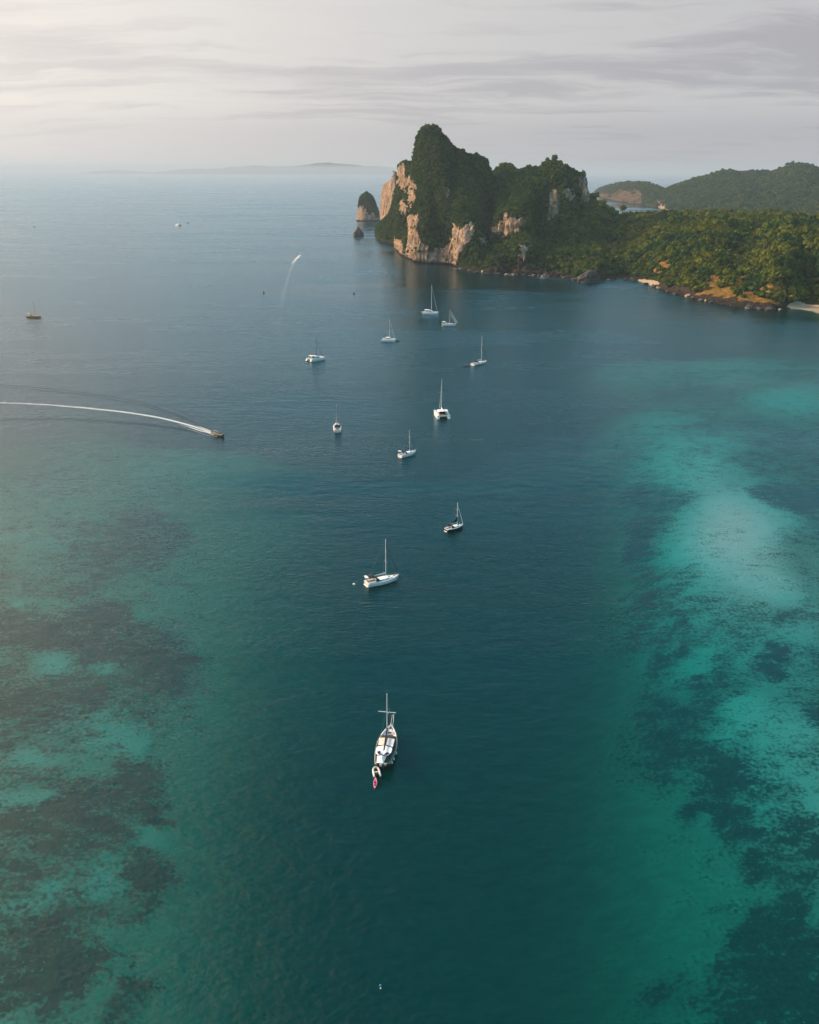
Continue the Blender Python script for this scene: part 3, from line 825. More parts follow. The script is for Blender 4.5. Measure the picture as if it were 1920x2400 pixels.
cl = t.mix(1.0, cl, t.mix(t.ramp(lf, 0.3, 0.7), (0.72, 0.72, 0.72), (1.22, 1.22, 1.15)), 'MULTIPLY')
d1 = t.n('ShaderNodeBsdfDiffuse', Color=cl)
d2 = t.n('ShaderNodeBsdfTranslucent', Color=cl)
t.n('ShaderNodeOutputMaterial', Surface=t.n('ShaderNodeMixShader', i0=0.22, i1=d1, i2=d2))
mbark, t = material('bark')
t.n('ShaderNodeOutputMaterial', Surface=t.n('ShaderNodeBsdfDiffuse', Color=t.mix(t.noise(t.n('ShaderNodeTexCoord').outputs['Object'], 4.0, 4.0), (0.05, 0.04, 0.03), (0.16, 0.13, 0.10))))

def crown_geo(seed, lobes, leaves, size, rx=1.0, rz=0.75, z0=0.55, gap=0.0):
    """unit crown (radius about 1, base at z=0): small leaf sprays spread over several uneven lobes"""
    rg = np.random.default_rng(seed)
    V, Fq = [], []
    L = []
    for i in range(lobes):
        a = rg.uniform(0, 2 * math.pi); rr = rg.uniform(0, 0.55) if i else 0
        L.append((rr * math.cos(a) * rx, rr * math.sin(a) * rx, z0 + rg.uniform(-0.1, 0.35) * rz + (0.25 if i == 0 else 0), rg.uniform(0.38, 0.62)))
    for k in range(leaves):
        cx, cy_, cz, cr = L[rg.integers(lobes)]
        d = rg.normal(size=3); d /= np.linalg.norm(d)
        if d[2] < -0.35: d[2] *= -0.6
        c = np.array([cx, cy_, cz]) + d * np.array([cr, cr, cr * 0.8]) * rg.uniform(0.78, 1.06)
        nrm = d + rg.normal(size=3) * 0.45; nrm /= np.linalg.norm(nrm)
        tx = np.cross(nrm, rg.normal(size=3)); tx /= np.linalg.norm(tx) + 1e-9
        ty = np.cross(nrm, tx)
        s = size * rg.uniform(0.6, 1.35)
        b0 = len(V)
        for sx, sy in ((-1, -0.55), (0.15, -0.9), (1, 0.1), (0.1, 0.95), (-0.8, 0.5)):
            V.append(tuple(c + tx * s * sx + ty * s * sy - nrm * s * 0.25 * (sx * sx + sy * sy)))
        Fq.append((b0, b0 + 1, b0 + 2, b0 + 3, b0 + 4))
    # dark heart so that the crown is not see-through
    for cx, cy_, cz, cr in L:
        b0 = len(V); q = cr * 0.8
        for dx, dy, dz in ((q, 0, 0), (0, q, 0), (-q, 0, 0), (0, -q, 0), (0, 0, q * .85), (0, 0, -q * .85)):
            V.append((cx + dx, cy_ + dy, cz + dz))
        for f in ((0, 1, 4), (1, 2, 4), (2, 3, 4), (3, 0, 4), (1, 0, 5), (2, 1, 5), (3, 2, 5), (0, 3, 5)):
            Fq.append(tuple(b0 + i for i in f))
    return V, Fq
def trunk_geo(h, r, lean=0.0, seg=6, limbs=()):
    V, Fq = [], []
    def tube(p, q, r0, r1):
        p, q = Vector(p), Vector(q); d = (q - p).normalized()
        s = d.orthogonal().normalized(); u = d.cross(s); b0 = len(V)
        for c_, rr in ((p, r0), (q, r1)):
            for i in range(seg):
                a = 2 * math.pi * i / seg
                V.append(tuple(c_ + (s * math.cos(a) + u * math.sin(a)) * rr))
        for i in range(seg):
            Fq.append((b0 + i, b0 + (i + 1) % seg, b0 + seg + (i + 1) % seg, b0 + seg + i))
    tube((0, 0, -1.0), (lean * h, 0, h), r, r * 0.55)
    for (x, y, z) in limbs:
        tube((lean * h * .7, 0, h * .7), (x, y, z), r * .5, r * .2)
    return V, Fq
def obj_from(name, parts, parent=None):
    """parts: list of (V, F, material) joined into one mesh"""
    me_ = bpy.data.meshes.new(name)
    V, Fc, mi = [], [], []
    mats = []
    for v, f, m_ in parts:
        b0 = len(V); V += list(v)
        if m_ not in mats: mats.append(m_)
        for q in f:
            Fc.append(tuple(b0 + i for i in q)); mi.append(mats.index(m_))
    me_.from_pydata(V, [], Fc)
    for m_ in mats: me_.materials.append(m_)
    me_.polygons.foreach_set('material_index', np.array(mi, np.int32))
    o_ = bpy.data.objects.new(name, me_)
    COL.objects.link(o_)
    if parent: o_.parent = parent
    return o_

rng = np.random.default_rng(7)
KINDS_V = []
for i in range(5):
    v, f = crown_geo(100 + i, 5 + i % 3, 120, 0.20, rz=0.7 + 0.15 * (i % 3))
    tv, tf = trunk_geo(0.6, 0.05)
    KINDS_V.append([(v, f, mleaf), (tv, tf, mbark)])

def scatter(S, per_m2, zmin, r_lo, r_hi, rock_keep=0.02, grass_keep=0.04, seed=1):
    """tree positions over a hillside: one point per crown, none on bare rock, beach or the tidal band"""
    rg = np.random.default_rng(seed)
    nv_, nu_ = S['nv'], S['nu']
    Vv = S['V'].reshape(nu_, nv_, 3)
    a, b_, c_, d_ = Vv[:-1, :-1], Vv[1:, :-1], Vv[1:, 1:], Vv[:-1, 1:]
    area = 0.5 * (np.linalg.norm(np.cross(b_ - a, d_ - a), axis=2) + np.linalg.norm(np.cross(b_ - c_, d_ - c_), axis=2))
    keep = np.ones(area.shape)
    for an, kp in (('rock', rock_keep), ('grass', grass_keep), ('sand', 0.0)):
        m_ = S[an].reshape(nu_, nv_)[:-1, :-1]
        keep *= np.where(m_ > 0.5, kp, 1.0)
    keep *= (a[..., 2] > zmin)
    row = S['row'].reshape(nu_, nv_)[:-1, :-1]
    keep *= np.where(row > S['R'] - S['nb'] + 0.1, 0.35, 1.0)
    n_ = area * keep * per_m2
    cnt = rg.poisson(n_)
    ii, jj = np.nonzero(cnt)
    rep = cnt[ii, jj]
    ii, jj = np.repeat(ii, rep), np.repeat(jj, rep)
    u_, v_ = rg.random(len(ii))[:, None], rg.random(len(ii))[:, None]
    Pp = (a[ii, jj] * (1 - u_) * (1 - v_) + b_[ii, jj] * u_ * (1 - v_) + c_[ii, jj] * u_ * v_ + d_[ii, jj] * (1 - u_) * v_)
    r_ = r_lo + (r_hi - r_lo) * rg.random(len(ii)) ** 2.6
    return Pp, r_
pts, rad = [], []
for S, args in ((S_ridge, (0.050, 3.2, 2.0, 6.4, 0.03, 0.26)), (S_summit, (0.075, 3.6, 1.5, 5.4, 0.03)), (S_tower, (0.095, 3.6, 1.3, 4.3, 0.025)),
                (S_needle, (0.05, 60.0, 1.4, 2.6, 0.02)), (S_islet, (0.016, 6.0, 4.0, 7.5, 0.03)), (S_back, (0.012, 4.0, 4.5, 8.5, 0.05))):
    a, b_ = scatter(S, *args, seed=len(pts) + 5)
    pts.append(a); rad.append(b_)
pts, rad = np.vstack(pts), np.concatenate(rad)
# cap of the sea stack
so, sV, sF, sR = STACK
sel = [q for q in sF if sR[q[0]] < 0.5]
for q in sel:
    for k in range(3):
        wq = rng.dirichlet(np.ones(len(q)))
        pts = np.vstack([pts, (np.array([sV[i] for i in q]) * wq[:, None]).sum(0)[None]]); rad = np.append(rad, rng.uniform(1.6, 3.0))
yaw = rng.uniform(0, 2 * math.pi, len(pts)); kind = rng.integers(0, 5, len(pts)); hz = rng.uniform(0.85, 1.35, len(pts))

# the 300 trees that show largest become objects of their own
qx, qy = to_px(pts)
infr = (qx > 0) & (qx < 1920) & (qy > 0)
size = np.where(infr, rad / np.linalg.norm(pts - np.array([0, 0, CAM_H]), axis=1), 0)
ridge_row = (qx > 1390) & (qy > 515) & (qy < 712)
size = np.where(ridge_row, size, 0)
pick = np.argsort(-size)[:284]
picked = np.zeros(len(pts), bool); picked[pick] = True
protos = []
for n_, i in enumerate(pick):
    k = int(kind[i])
    src = next((p_ for p_ in protos if p_[0] == k), None)
    if src is None:
        o_ = obj_from('tree', KINDS_V[k]); protos.append((k, o_))
    else:
        o_ = src[1].copy(); COL.objects.link(o_)
    o_.location = tuple(pts[i] - np.array([0, 0, rad[i] * 0.25]))
    o_.rotation_euler = (0, 0, float(yaw[i]))
    o_.scale = (float(rad[i]), float(rad[i]), float(rad[i] * hz[i]))
    tag(o_, 'rounded tree among many on the green slope above the rocky shore', 'tree', 'trees on the slope above the rocky shore')
# the rest of the forest is one mass
rest = np.nonzero(~picked)[0]
me_ = bpy.data.meshes.new('forest')
me_.vertices.add(len(rest))
PZ = pts[rest].copy(); PZ[:, 2] -= rad[rest] * 0.25
me_.vertices.foreach_set('co', PZ.astype(np.float32).ravel())
for an, ty, dt in (('yaw', 'FLOAT_VECTOR', np.stack([0 * yaw, 0 * yaw, yaw], -1)[rest]),
                   ('size', 'FLOAT_VECTOR', np.stack([rad, rad, rad * hz], -1)[rest])):
    a = me_.attributes.new(an, ty, 'POINT'); a.data.foreach_set('vector', dt.astype(np.float32).ravel())
a = me_.attributes.new('pick', 'INT', 'POINT'); a.data.foreach_set('value', kind[rest].astype(np.int32))
forest = bpy.data.objects.new('forest', me_); COL.objects.link(forest); tag(forest, kind='stuff')
ng = bpy.data.node_groups.new('forest', 'GeometryNodeTree')
ng.interface.new_socket('Geometry', in_out='INPUT', socket_type='NodeSocketGeometry')
ng.interface.new_socket('Geometry', in_out='OUTPUT', socket_type='NodeSocketGeometry')
gi = ng.nodes.new('NodeGroupInput'); go = ng.nodes.new('NodeGroupOutput')
iop = ng.nodes.new('GeometryNodeInstanceOnPoints')
g2i = ng.nodes.new('GeometryNodeGeometryToInstance')
order = sorted(protos, key=lambda p_: -p_[0])
for k, o_ in order:
    inf = ng.nodes.new('GeometryNodeObjectInfo'); inf.inputs['Object'].default_value = o_
    inf.transform_space = 'ORIGINAL'
    ng.links.new(inf.outputs['Geometry'], g2i.inputs[0])
def named(n_, ty):
    nd = ng.nodes.new('GeometryNodeInputNamedAttribute'); nd.data_type = ty; nd.inputs[0].default_value = n_; return nd.outputs[0]
ng.links.new(gi.outputs[0], iop.inputs['Points'])
ng.links.new(g2i.outputs[0], iop.inputs['Instance'])
iop.inputs['Pick Instance'].default_value = True
ng.links.new(named('pick', 'INT'), iop.inputs['Instance Index'])
e2r = ng.nodes.new('FunctionNodeEulerToRotation')
ng.links.new(named('yaw', 'FLOAT_VECTOR'), e2r.inputs[0])
ng.links.new(e2r.outputs[0], iop.inputs['Rotation'])
ng.links.new(named('size', 'FLOAT_VECTOR'), iop.inputs['Scale'])
ng.links.new(iop.outputs[0], go.inputs[0])
md = forest.modifiers.new('forest', 'NODES'); md.node_group = ng
print('forest', len(rest))

# trees that stand out against the sky or the water
def lone_tree(px, py, Yd, r, label, seed, lean=0.0, tall=1.0, thin=False, sink=0.0):
    p = at(px, py, Yd)
    h = r * (2.6 if thin else 2.0) * tall
    root = empty('tree', (p.x, p.y, p.z - h), 0.0, label, 'tree', None)
    limbs = [(lean * h + r * .5, 0.2, h * .95), (lean * h - r * .5, -.2, h * .9), (lean * h, r * .4, h * .9)]
    v, f = trunk_geo(h * .75, 0.10 * r, lean, limbs=limbs)
    obj_from('trunk', [(v, f, mbark)], root)
    v, f = crown_geo(seed, 6 if thin else 7, 110 if thin else 170, 0.19, rz=0.9)
    if thin:
        v, f = crown_geo(seed, 5, 110, 0.17)
    v = [(x * r + lean * h, y * r, h - r * 1.15 + z * r * (0.75 if thin else 0.95)) for x, y, z in v]
    obj_from('crown', [(v, f, mleaf)], root)
    return root
gD = ground(1189, 641).y; gN = ground(1427, 654).y
lone_tree(1189, 380, gD + 345, 14.0, 'broad crowned tree on the skyline notch between tower and second summit', 301)
lone_tree(1167, 392, gD + 350, 9.0, 'smaller dark tree beside the broad one in the skyline notch', 302)
lone_tree(1240, 386, gD + 320, 8.5, 'low bushy tree on the skyline halfway to the second summit', 303)
lone_tree(1284, 367, gD + 300, 6.0, 'spiky tree just before the top of the second summit', 304, thin=True)
lone_tree(1301, 364, gD + 300, 8.0, 'dark tree crowning the top of the second summit', 305)
lone_tree(1386, 451, gN + 330, 12.0, 'dark spreading tree at the foot of the sheer white cliff edge', 306)
lone_tree(1412, 463, gN + 380, 10.0, 'ragged tree in front of the pale far inlet', 307, thin=True)
lone_tree(1461, 481, gN + 400, 8.0, 'pointed dark tree against the pale water of the far inlet', 308)
gB = ground(1838, 512).y
lone_tree(1841, 378, gB + 850, 15.0, 'leaning tree on the far ridge, the fuller one of two', 309, lean=0.30, thin=True)
lone_tree(1857, 376, gB + 850, 12.0, 'thin open tree on the far ridge beside the fuller leaning one', 310, lean=0.12, thin=True)
lone_tree(1882, 668, ground(1880, 724).y + 70, 6.0, 'yellow green bushy tree on the shore behind the beach', 311)

# ---- boulders along the rocky shore
mboul, t = material('shore_boulder')
pp = t.n('ShaderNodeTexCoord').outputs['Object']
rn = t.n('ShaderNodeObjectInfo').outputs['Random']
c0 = t.mix(t.ramp(rn, 0.55, 0.95), (0.045, 0.04, 0.037), (0.33, 0.25, 0.19))
nz = t.noise(pp, 1.6, 5.0, 0.65)
t.n('ShaderNodeOutputMaterial', Surface=t.n('ShaderNodeBsdfPrincipled', Roughness=0.85,
    Base_Color=t.mix(1.0, c0, t.mix(t.ramp(nz, 0.3, 0.7), (0.55, 0.55, 0.55), (1.3, 1.3, 1.3)), 'MULTIPLY'),
    Normal=t.n('ShaderNodeBump', Strength=0.7, Distance=0.3, Height=nz)))
bsrc = []
for s_ in range(4):
    bm = bmesh.new(); bmesh.ops.create_icosphere(bm, subdivisions=2, radius=1.0)
    for v in bm.verts:
        c = np.array(v.co); k = 1 + 0.42 * float(fbm(np.array([c[0] * 1.3]), np.array([c[1] * 1.3 + s_ * 9]), np.array([c[2] * 1.3]), 3, 40 + s_)[0])
        v.co = Vector((c[0] * k * 1.25, c[1] * k, c[2] * k * 0.62))
    me_ = bpy.data.meshes.new('boulder'); bm.to_mesh(me_); bm.free(); me_.materials.append(mboul); bsrc.append(me_)
shore_px = [(1500, 659), (1530, 670), (1560, 681), (1635, 701), (1690, 712), (1740, 720), (1775, 723), (1810, 725), (1852, 723)]
sxp = [p[0] for p in shore_px]; syp = [p[1] for p in shore_px]
rb = random.Random(5)
for i in range(150):
    px = rb.uniform(1512, 1850)
    py = np.interp(px, sxp, syp) - rb.uniform(-3.0, 12.0) * (1.0 if px > 1560 else 0.7)
    g = ground(px, py)
    o_ = bpy.data.objects.new('boulder', bsrc[i % 4]); COL.objects.link(o_)
    s_ = rb.uniform(0.8, 2.6) * (1.3 if rb.random() < 0.15 else 1.0)
    o_.location = (g.x, g.y, 0.25 * s_ + max(0, np.interp(px, sxp, syp) - py) * 0.14)
    o_.rotation_euler = (rb.uniform(-.3, .3), rb.uniform(-.3, .3), rb.uniform(0, 6.28))
    o_.scale = (s_ * rb.uniform(.8, 1.4), s_, s_ * rb.uniform(.7, 1.2))
    tag(o_, 'rough boulder among the many along the rocky shore below the dry grass', 'boulder', 'boulders along the rocky shore')
cliff_px = [(1060, 620), (1080, 629), (1120, 637), (1156, 642), (1200, 643), (1266, 646), (1300, 649), (1350, 654), (1430, 655), (1480, 656)]
cxp = [p[0] for p in cliff_px]; cyp = [p[1] for p in cliff_px]
for i in range(75):
    px = rb.uniform(1064, 1490)
    py = np.interp(px, cxp, cyp) + rb.uniform(-3.0, 2.0)
    g = ground(px, py)
    o_ = bpy.data.objects.new('boulder', bsrc[i % 4]); COL.objects.link(o_)
    s_ = rb.uniform(0.9, 2.6)
    o_.location = (g.x, g.y, 0.2 * s_)
    o_.rotation_euler = (rb.uniform(-.3, .3), rb.uniform(-.3, .3), rb.uniform(0, 6.28))
    o_.scale = (s_ * rb.uniform(.8, 1.5), s_, s_ * rb.uniform(.7, 1.3))
    tag(o_, 'boulder at the foot of the cliffs between the tower and the sandy cove', 'boulder', 'boulders at the foot of the cliffs')
# ================================================================ BOATS
white = plain('white_gelcoat', (0.86, 0.87, 0.87), 0.3)
offwhite = plain('offwhite_deck', (0.70, 0.70, 0.68), 0.6)
cream = plain('cream_canvas', (0.74, 0.68, 0.58), 0.85)
palegrey = plain('pale_grey_canvas', (0.60, 0.64, 0.68), 0.85)
whitecanvas = plain('white_canvas', (0.84, 0.86, 0.88), 0.85)
black = plain('black_canvas', (0.012, 0.013, 0.016), 0.8)
navy = plain('navy_canvas', (0.012, 0.035, 0.085), 0.8)
bluec = plain('blue_sail_cover', (0.010, 0.085, 0.26), 0.8)
darkglass = plain('dark_glass', (0.012, 0.014, 0.018), 0.12)
alloy = plain('mast_alloy', (0.72, 0.74, 0.76), 0.35, 0.0)
darkalloy = plain('dark_spar', (0.05, 0.055, 0.06), 0.4)
steel = plain('stainless_tube', (0.55, 0.57, 0.58), 0.25, 0.6)
teak = plain('weathered_teak', (0.26, 0.18, 0.11), 0.7)
darkteak = plain('dark_deck', (0.038, 0.033, 0.030), 0.75)
varnish = plain('varnished_wood', (0.42, 0.25, 0.10), 0.4)
brown = plain('brown_hull', (0.48, 0.26, 0.10), 0.45)
darkhull = plain('dark_hull', (0.022, 0.024, 0.028), 0.4)
antifoul = plain('antifouling', (0.020, 0.030, 0.045), 0.7)
rubber = plain('grey_hypalon', (0.62, 0.64, 0.65), 0.6)
net = plain('trampoline_net', (0.33, 0.34, 0.35), 0.9)
solar = plain('solar_cells', (0.010, 0.028, 0.075), 0.15)
pink = plain('pink_kayak', (0.80, 0.10, 0.28), 0.45)
pinkdark = plain('dark_pink_seat', (0.42, 0.03, 0.12), 0.6)
palepink = plain('pale_pink_rim', (0.90, 0.50, 0.60), 0.5)
rope = plain('white_rope', (0.75, 0.75, 0.72), 0.9)
blueplastic = plain('blue_buoy', (0.02, 0.20, 0.42), 0.4)
darkplastic = plain('dark_buoy', (0.03, 0.028, 0.026), 0.6)
redflag = plain('red_ensign', (0.45, 0.02, 0.02), 0.8)

class MB:
    def __init__(self): self.v = []; self.f = []
    def box(self, c, s, rz=0.0, taper=1.0, ry=0.0):
        b0 = len(self.v)
        for z in (-.5, .5):
            k = taper if z > 0 else 1.0
            for x, y in ((-.5, -.5), (.5, -.5), (.5, .5), (-.5, .5)):
                p = Vector((x * s[0] * k, y * s[1] * k, z * s[2]))
                if ry: p.rotate(Matrix.Rotation(ry, 3, 'Y'))
                if rz: p.rotate(Matrix.Rotation(rz, 3, 'Z'))
                self.v.append(tuple(Vector(c) + p))
        for q in ((0, 3, 2, 1), (4, 5, 6, 7), (0, 1, 5, 4), (1, 2, 6, 5), (2, 3, 7, 6), (3, 0, 4, 7)):
            self.f.append(tuple(b0 + i for i in q))
        return self
    def tube(self, p, q, r0, r1=None, seg=8):
        p, q = Vector(p), Vector(q)
        r1 = r0 if r1 is None else r1
        d = (q - p).normalized(); s = d.orthogonal().normalized(); u = d.cross(s); b0 = len(self.v)
        for c, r in ((p, r0), (q, r1)):
            for i in range(seg):
                a = 2 * math.pi * i / seg
                self.v.append(tuple(c + (s * math.cos(a) + u * math.sin(a)) * r))
        for i in range(seg):
            self.f.append((b0 + i, b0 + (i + 1) % seg, b0 + seg + (i + 1) % seg, b0 + seg + i))
        self.f.append(tuple(b0 + i for i in range(seg))[::-1]); self.f.append(tuple(b0 + seg + i for i in range(seg)))
        return self
    def path(self, pts, r, seg=7):
        for a, b in zip(pts[:-1], pts[1:]): self.tube(a, b, r, r, seg)
        return self
    def rings(self, rings, cap0=True, cap1=True, closed=True):
        b0 = len(self.v); n = len(rings[0])
        for rg_ in rings: self.v += [tuple(p) for p in rg_]
        for i in range(len(rings) - 1):
            for k in range(n if closed else n - 1):
                self.f.append((b0 + i * n + k, b0 + i * n + (k + 1) % n, b0 + (i + 1) * n + (k + 1) % n, b0 + (i + 1) * n + k))
        if cap0: self.f.append(tuple(b0 + k for k in range(n))[::-1])
        if cap1: self.f.append(tuple(b0 + (len(rings) - 1) * n + k for k in range(n)))
        return self
    def plate(self, pts, th):
        """a sheet through the points with real thickness"""
        n = len(pts); b0 = len(self.v)
        self.v += [tuple(p) for p in pts] + [(p[0], p[1], p[2] - th) for p in pts]
        self.f.append(tuple(b0 + i for i in range(n)))
        self.f.append(tuple(b0 + n + i for i in range(n))[::-1])
        for i in range(n):
            j = (i + 1) % n
            self.f.append((b0 + i, b0 + n + i, b0 + n + j, b0 + j))
        return self
    def ball(self, c, r, sz=1.0, seg=10, st=6, sx=1.0):
        rg_ = []
        for i in range(1, st):
            a = math.pi * i / st
            rg_.append([(c[0] + sx * r * math.sin(a) * math.cos(2 * math.pi * k / seg), c[1] + r * math.sin(a) * math.sin(2 * math.pi * k / seg), c[2] - r * sz * math.cos(a)) for k in range(seg)])
        return self.rings(rg_)
    def build(self, name, mat, parent=None, smooth=False, bevel=0.0):
        me_ = bpy.data.meshes.new(name)
        me_.from_pydata(self.v, [], self.f)
        b_ = bmesh.new(); b_.from_mesh(me_); bmesh.ops.recalc_face_normals(b_, faces=b_.faces[:]); b_.to_mesh(me_); b_.free()
        me_.materials.append(mat)
        if smooth:
            me_.polygons.foreach_set('use_smooth', np.ones(len(me_.polygons), bool))
            try: me_.set_sharp_from_angle(angle=math.radians(40))
            except Exception: pass
        o_ = bpy.data.objects.new(name, me_); COL.objects.link(o_)
        if parent: o_.parent = parent
        if bevel:
            bv = o_.modifiers.new('bevel', 'BEVEL'); bv.width = bevel; bv.segments = 2; bv.limit_method = 'ANGLE'
        return o_

class Hull:
    """lofted boat hull: s runs from the stern (0) to the bow (1)"""
    def __init__(self, L, B, F, stern=0.8, sheer=0.35, fine=2.1, draft=0.6, rake=0.06, tuck=0.03, wide=0.42, y0=0.0, n=18, bowlift=0.0):
        self.__dict__.update(locals())
    def half(self, s):
        if s < self.wide: return self.B / 2 * (self.stern + (1 - self.stern) * math.sin(math.pi / 2 * s / self.wide))
        return self.B / 2 * max(0.02, 1 - ((s - self.wide) / (1 - self.wide)) ** self.fine)
    def z(self, s): return self.F * (1 + self.sheer * max(0, s - 0.25) ** 2 * 1.8 + 0.08 * (1 - s) ** 2) + self.bowlift * max(0, (s - 0.72) / 0.28) ** 2.4
    def x(self, s, h=1.0):
        return -self.L / 2 + self.L * s - self.rake * self.L * (1 - h) * s ** 3 + self.tuck * self.L * (1 - h) * (1 - s) ** 3
    def ring(self, s):
        b, z, d = self.half(s), self.z(s), self.draft
        pr = [(1.0, z, 1), (0.985, z * 0.6, .7), (0.93, z * 0.25, .4), (0.84, 0.0, .15), (0.5, -d * 0.6, .05), (0.06, -d, 0)]
        left = [(self.x(s, h), self.y0 + b * k, zz) for k, zz, h in pr]
        return left + [(x_, 2 * self.y0 - y_, zz) for x_, y_, zz in left[::-1]]
    def build(self, mat, parent, deckmat, holes=None, name='hull'):
        m = MB(); m.rings([self.ring(i / self.n) for i in range(self.n + 1)], closed=True)
        # the closing faces between the gunwales lie just below the deck
        h = m.build(name, mat, parent, smooth=True)
        d = MB(); V = []
        for i in range(self.n + 1):
            s = i / self.n
            b, z = max(0.01, self.half(s) - 0.04), self.z(s) + 0.012
            x = self.x(s) + (0.05 if i == 0 else (-0.08 if i == self.n else 0))
            V.append([(x, self.y0 - b, z), (x, self.y0 - b * .5, z + 0.03), (x, self.y0, z + 0.05), (x, self.y0 + b * .5, z + 0.03), (x, self.y0 + b, z)])
        d.rings(V, cap0=False, cap1=False, closed=False)
        d.build('deck', deckmat, parent, smooth=True)
        return h
    def gunwale(self, side, s0, s1, n=14, dz=0.0, inset=0.0):
        return [(self.x(s), self.y0 + side * (self.half(s) - inset), self.z(s) + dz) for s in [s0 + (s1 - s0) * i / n for i in range(n + 1)]]

def place(stern, bow, length=None):
    """waterline pixels of stern and bow -> middle, heading, length"""
    a, b = ground(*stern), ground(*bow)
    d = b - a
    L = d.length if length is None else length
    m = (a + b) / 2
    return m, math.atan2(d.y, d.x), L
def mast_height(m, rz, xl, py_top, base_z):
    p = m + Vector((math.cos(rz), math.sin(rz), 0)) * xl
    # height at which the ray of that picture row passes the mast
    v = ray(to_px(np.array([tuple(p)]))[0][0], py_top)
    return CAM_H + v.z * (p.y / v.y)

def cabin_trunk(H, parent, s0, s1, wf, h, mat=None, window=True, slope=0.25):
    """low coachroof over the foredeck with dark side windows"""
    m = MB(); R = []
    n = 8
    for i in range(n + 1):
        s = s0 + (s1 - s0) * i / n
        k = 1.0 if i else 0.97
        hh = h * (1 - 0.55 * max(0, (i / n - 0.45) / 0.55) ** 1.6) if i < n else h * 0.12
        b, z = H.half(s) * wf, H.z(s)
        x = H.x(s)
        R.append([(x, -b, z - .05), (x, -b * 0.86, z + hh * .85), (x, -b * 0.5, z + hh), (x, b * 0.5, z + hh), (x, b * 0.86, z + hh * .85), (x, b, z - .05)])
    m.rings(R)
    c = m.build('cabin', mat or white, parent, smooth=True)
    if window:
        for sd_ in (-1, 1):
            for a, b_ in ((0.12, 0.40), (0.48, 0.70)):
                w_ = MB(); P4 = []
                for fr, up in ((a, .30), (b_, .30), (b_, .68), (a, .68)):
                    s = s0 + (s1 - s0) * fr
                    hh = h * (1 - 0.55 * max(0, (fr - 0.45) / 0.55) ** 1.6)
                    b = H.half(s) * wf
                    y = sd_ * (b * (1 - 0.14 * up / 0.85) + 0.02)
                    P4.append((H.x(s), y, H.z(s) - .05 + up * hh + .03))
                Q4 = [(p[0], p[1] - sd_ * 0.06, p[2]) for p in P4]
                w_.rings([P4, Q4])
                w_.build('window', darkglass, c)
    return c

def spar_rig(parent, xm, zb, zt, Lf, xbow, zbow, r=0.10, furl=alloy, boom=0.36, cover=None, mastmat=None, spreaders=((0.42, 0.9), (0.70, 0.65)), xstern=None, zstern=1.3, half=1.5, forestays=1, boomz=1.15, raised=0.0, fk=1.0):
    mm = mastmat or alloy
    m = MB().tube((xm, 0, zb - 0.1), (xm, 0, zt), r, r * 0.72, 10).build('mast', mm, parent, smooth=True)
    for fr, wd in spreaders:
        z = zb + (zt - zb) * fr
        MB().tube((xm, -wd, z + 0.05), (xm, wd, z + 0.05), 0.035).build('spreader', mm, m)
    MB().ball((xm, 0, zt + 0.12), 0.12, 1.2).build('masthead_light', white, m, smooth=True)
    zbm = zb + boomz
    xe = xm - Lf * boom
    MB().tube((xm - .1, 0, zbm), (xe, 0, zbm + 0.05), 0.07, 0.06).build('boom', mm, parent, smooth=True)
    if cover:
        R = []
        for i in range(9):
            f_ = i / 8; x = xm - .15 + (xe - xm + .3) * f_; k = 1.0 - 0.55 * f_; up = 0.40 * k + raised * (1 - f_) ** 3
            R.append([(x, 0.16 * k * math.cos(a) , zbm + 0.06 + up * 0.5 + up * 0.62 * math.sin(a)) for a in [2 * math.pi * j / 8 for j in range(8)]])
        MB().rings(R).build('sail_cover', cover, parent, smooth=True)
    ztop = zb + (zt - zb) * 0.95
    for k in range(forestays):
        xb = xbow - 1.3 * k; zz = ztop if k == 0 else zb + (zt - zb) * 0.72
        P0, P1 = Vector((xb, 0, zbow + 0.15)), Vector((xm + .05, 0, zz))
        q0, q1 = P0.lerp(P1, 0.05), P0.lerp(P1, 0.93)
        R = MB(); R.tube(q0, P0.lerp(P1, 0.4), 0.115 * fk, 0.095 * fk); R.tube(P0.lerp(P1, 0.4), q1, 0.095 * fk, 0.05 * fk)
        fs_ = R.build('furled_sail', furl, parent, smooth=True)
        MB().tube(P0, P1, 0.016, 0.016, 5).build('forestay', steel, parent)
    sh = MB()
    for sd_ in (-1, 1):
        sh.tube((xm - .3, sd_ * half * .95, zb - .2), (xm, sd_ * spreaders[0][1], zb + (zt - zb) * spreaders[0][0]), 0.013, 0.013, 5)
        sh.tube((xm, sd_ * spreaders[0][1], zb + (zt - zb) * spreaders[0][0]), (xm, 0, ztop), 0.013, 0.013, 5)
    if xstern is not None: sh.tube((xstern, 0, zstern), (xm, 0, zt), 0.013, 0.013, 5)
    sh.build('shrouds', steel, parent)
    return m

def rails(H, parent, gap=(0.10, 0.90)):
    for sd_ in (-1, 1):
        for nm, s0, s1, h in (('pulpit', 0.90, 0.995, 0.62), ('pushpit', 0.01, 0.14, 0.65)):
            P_ = H.gunwale(sd_, s0, s1, 5, h, 0.08); m = MB().path(P_, 0.022, 5)
            for p in P_[::2]: m.tube((p[0], p[1], p[2] - h), p, 0.02, 0.02, 5)
            m.build(nm, steel, parent)
        P_ = H.gunwale(sd_, gap[0], gap[1], 10, 0.58, 0.07); m = MB().path(P_, 0.011, 4)
        for p in P_[::2]: m.tube((p[0], p[1], p[2] - .58), p, 0.014, 0.014, 4)
        m.build('lifeline', steel, parent)

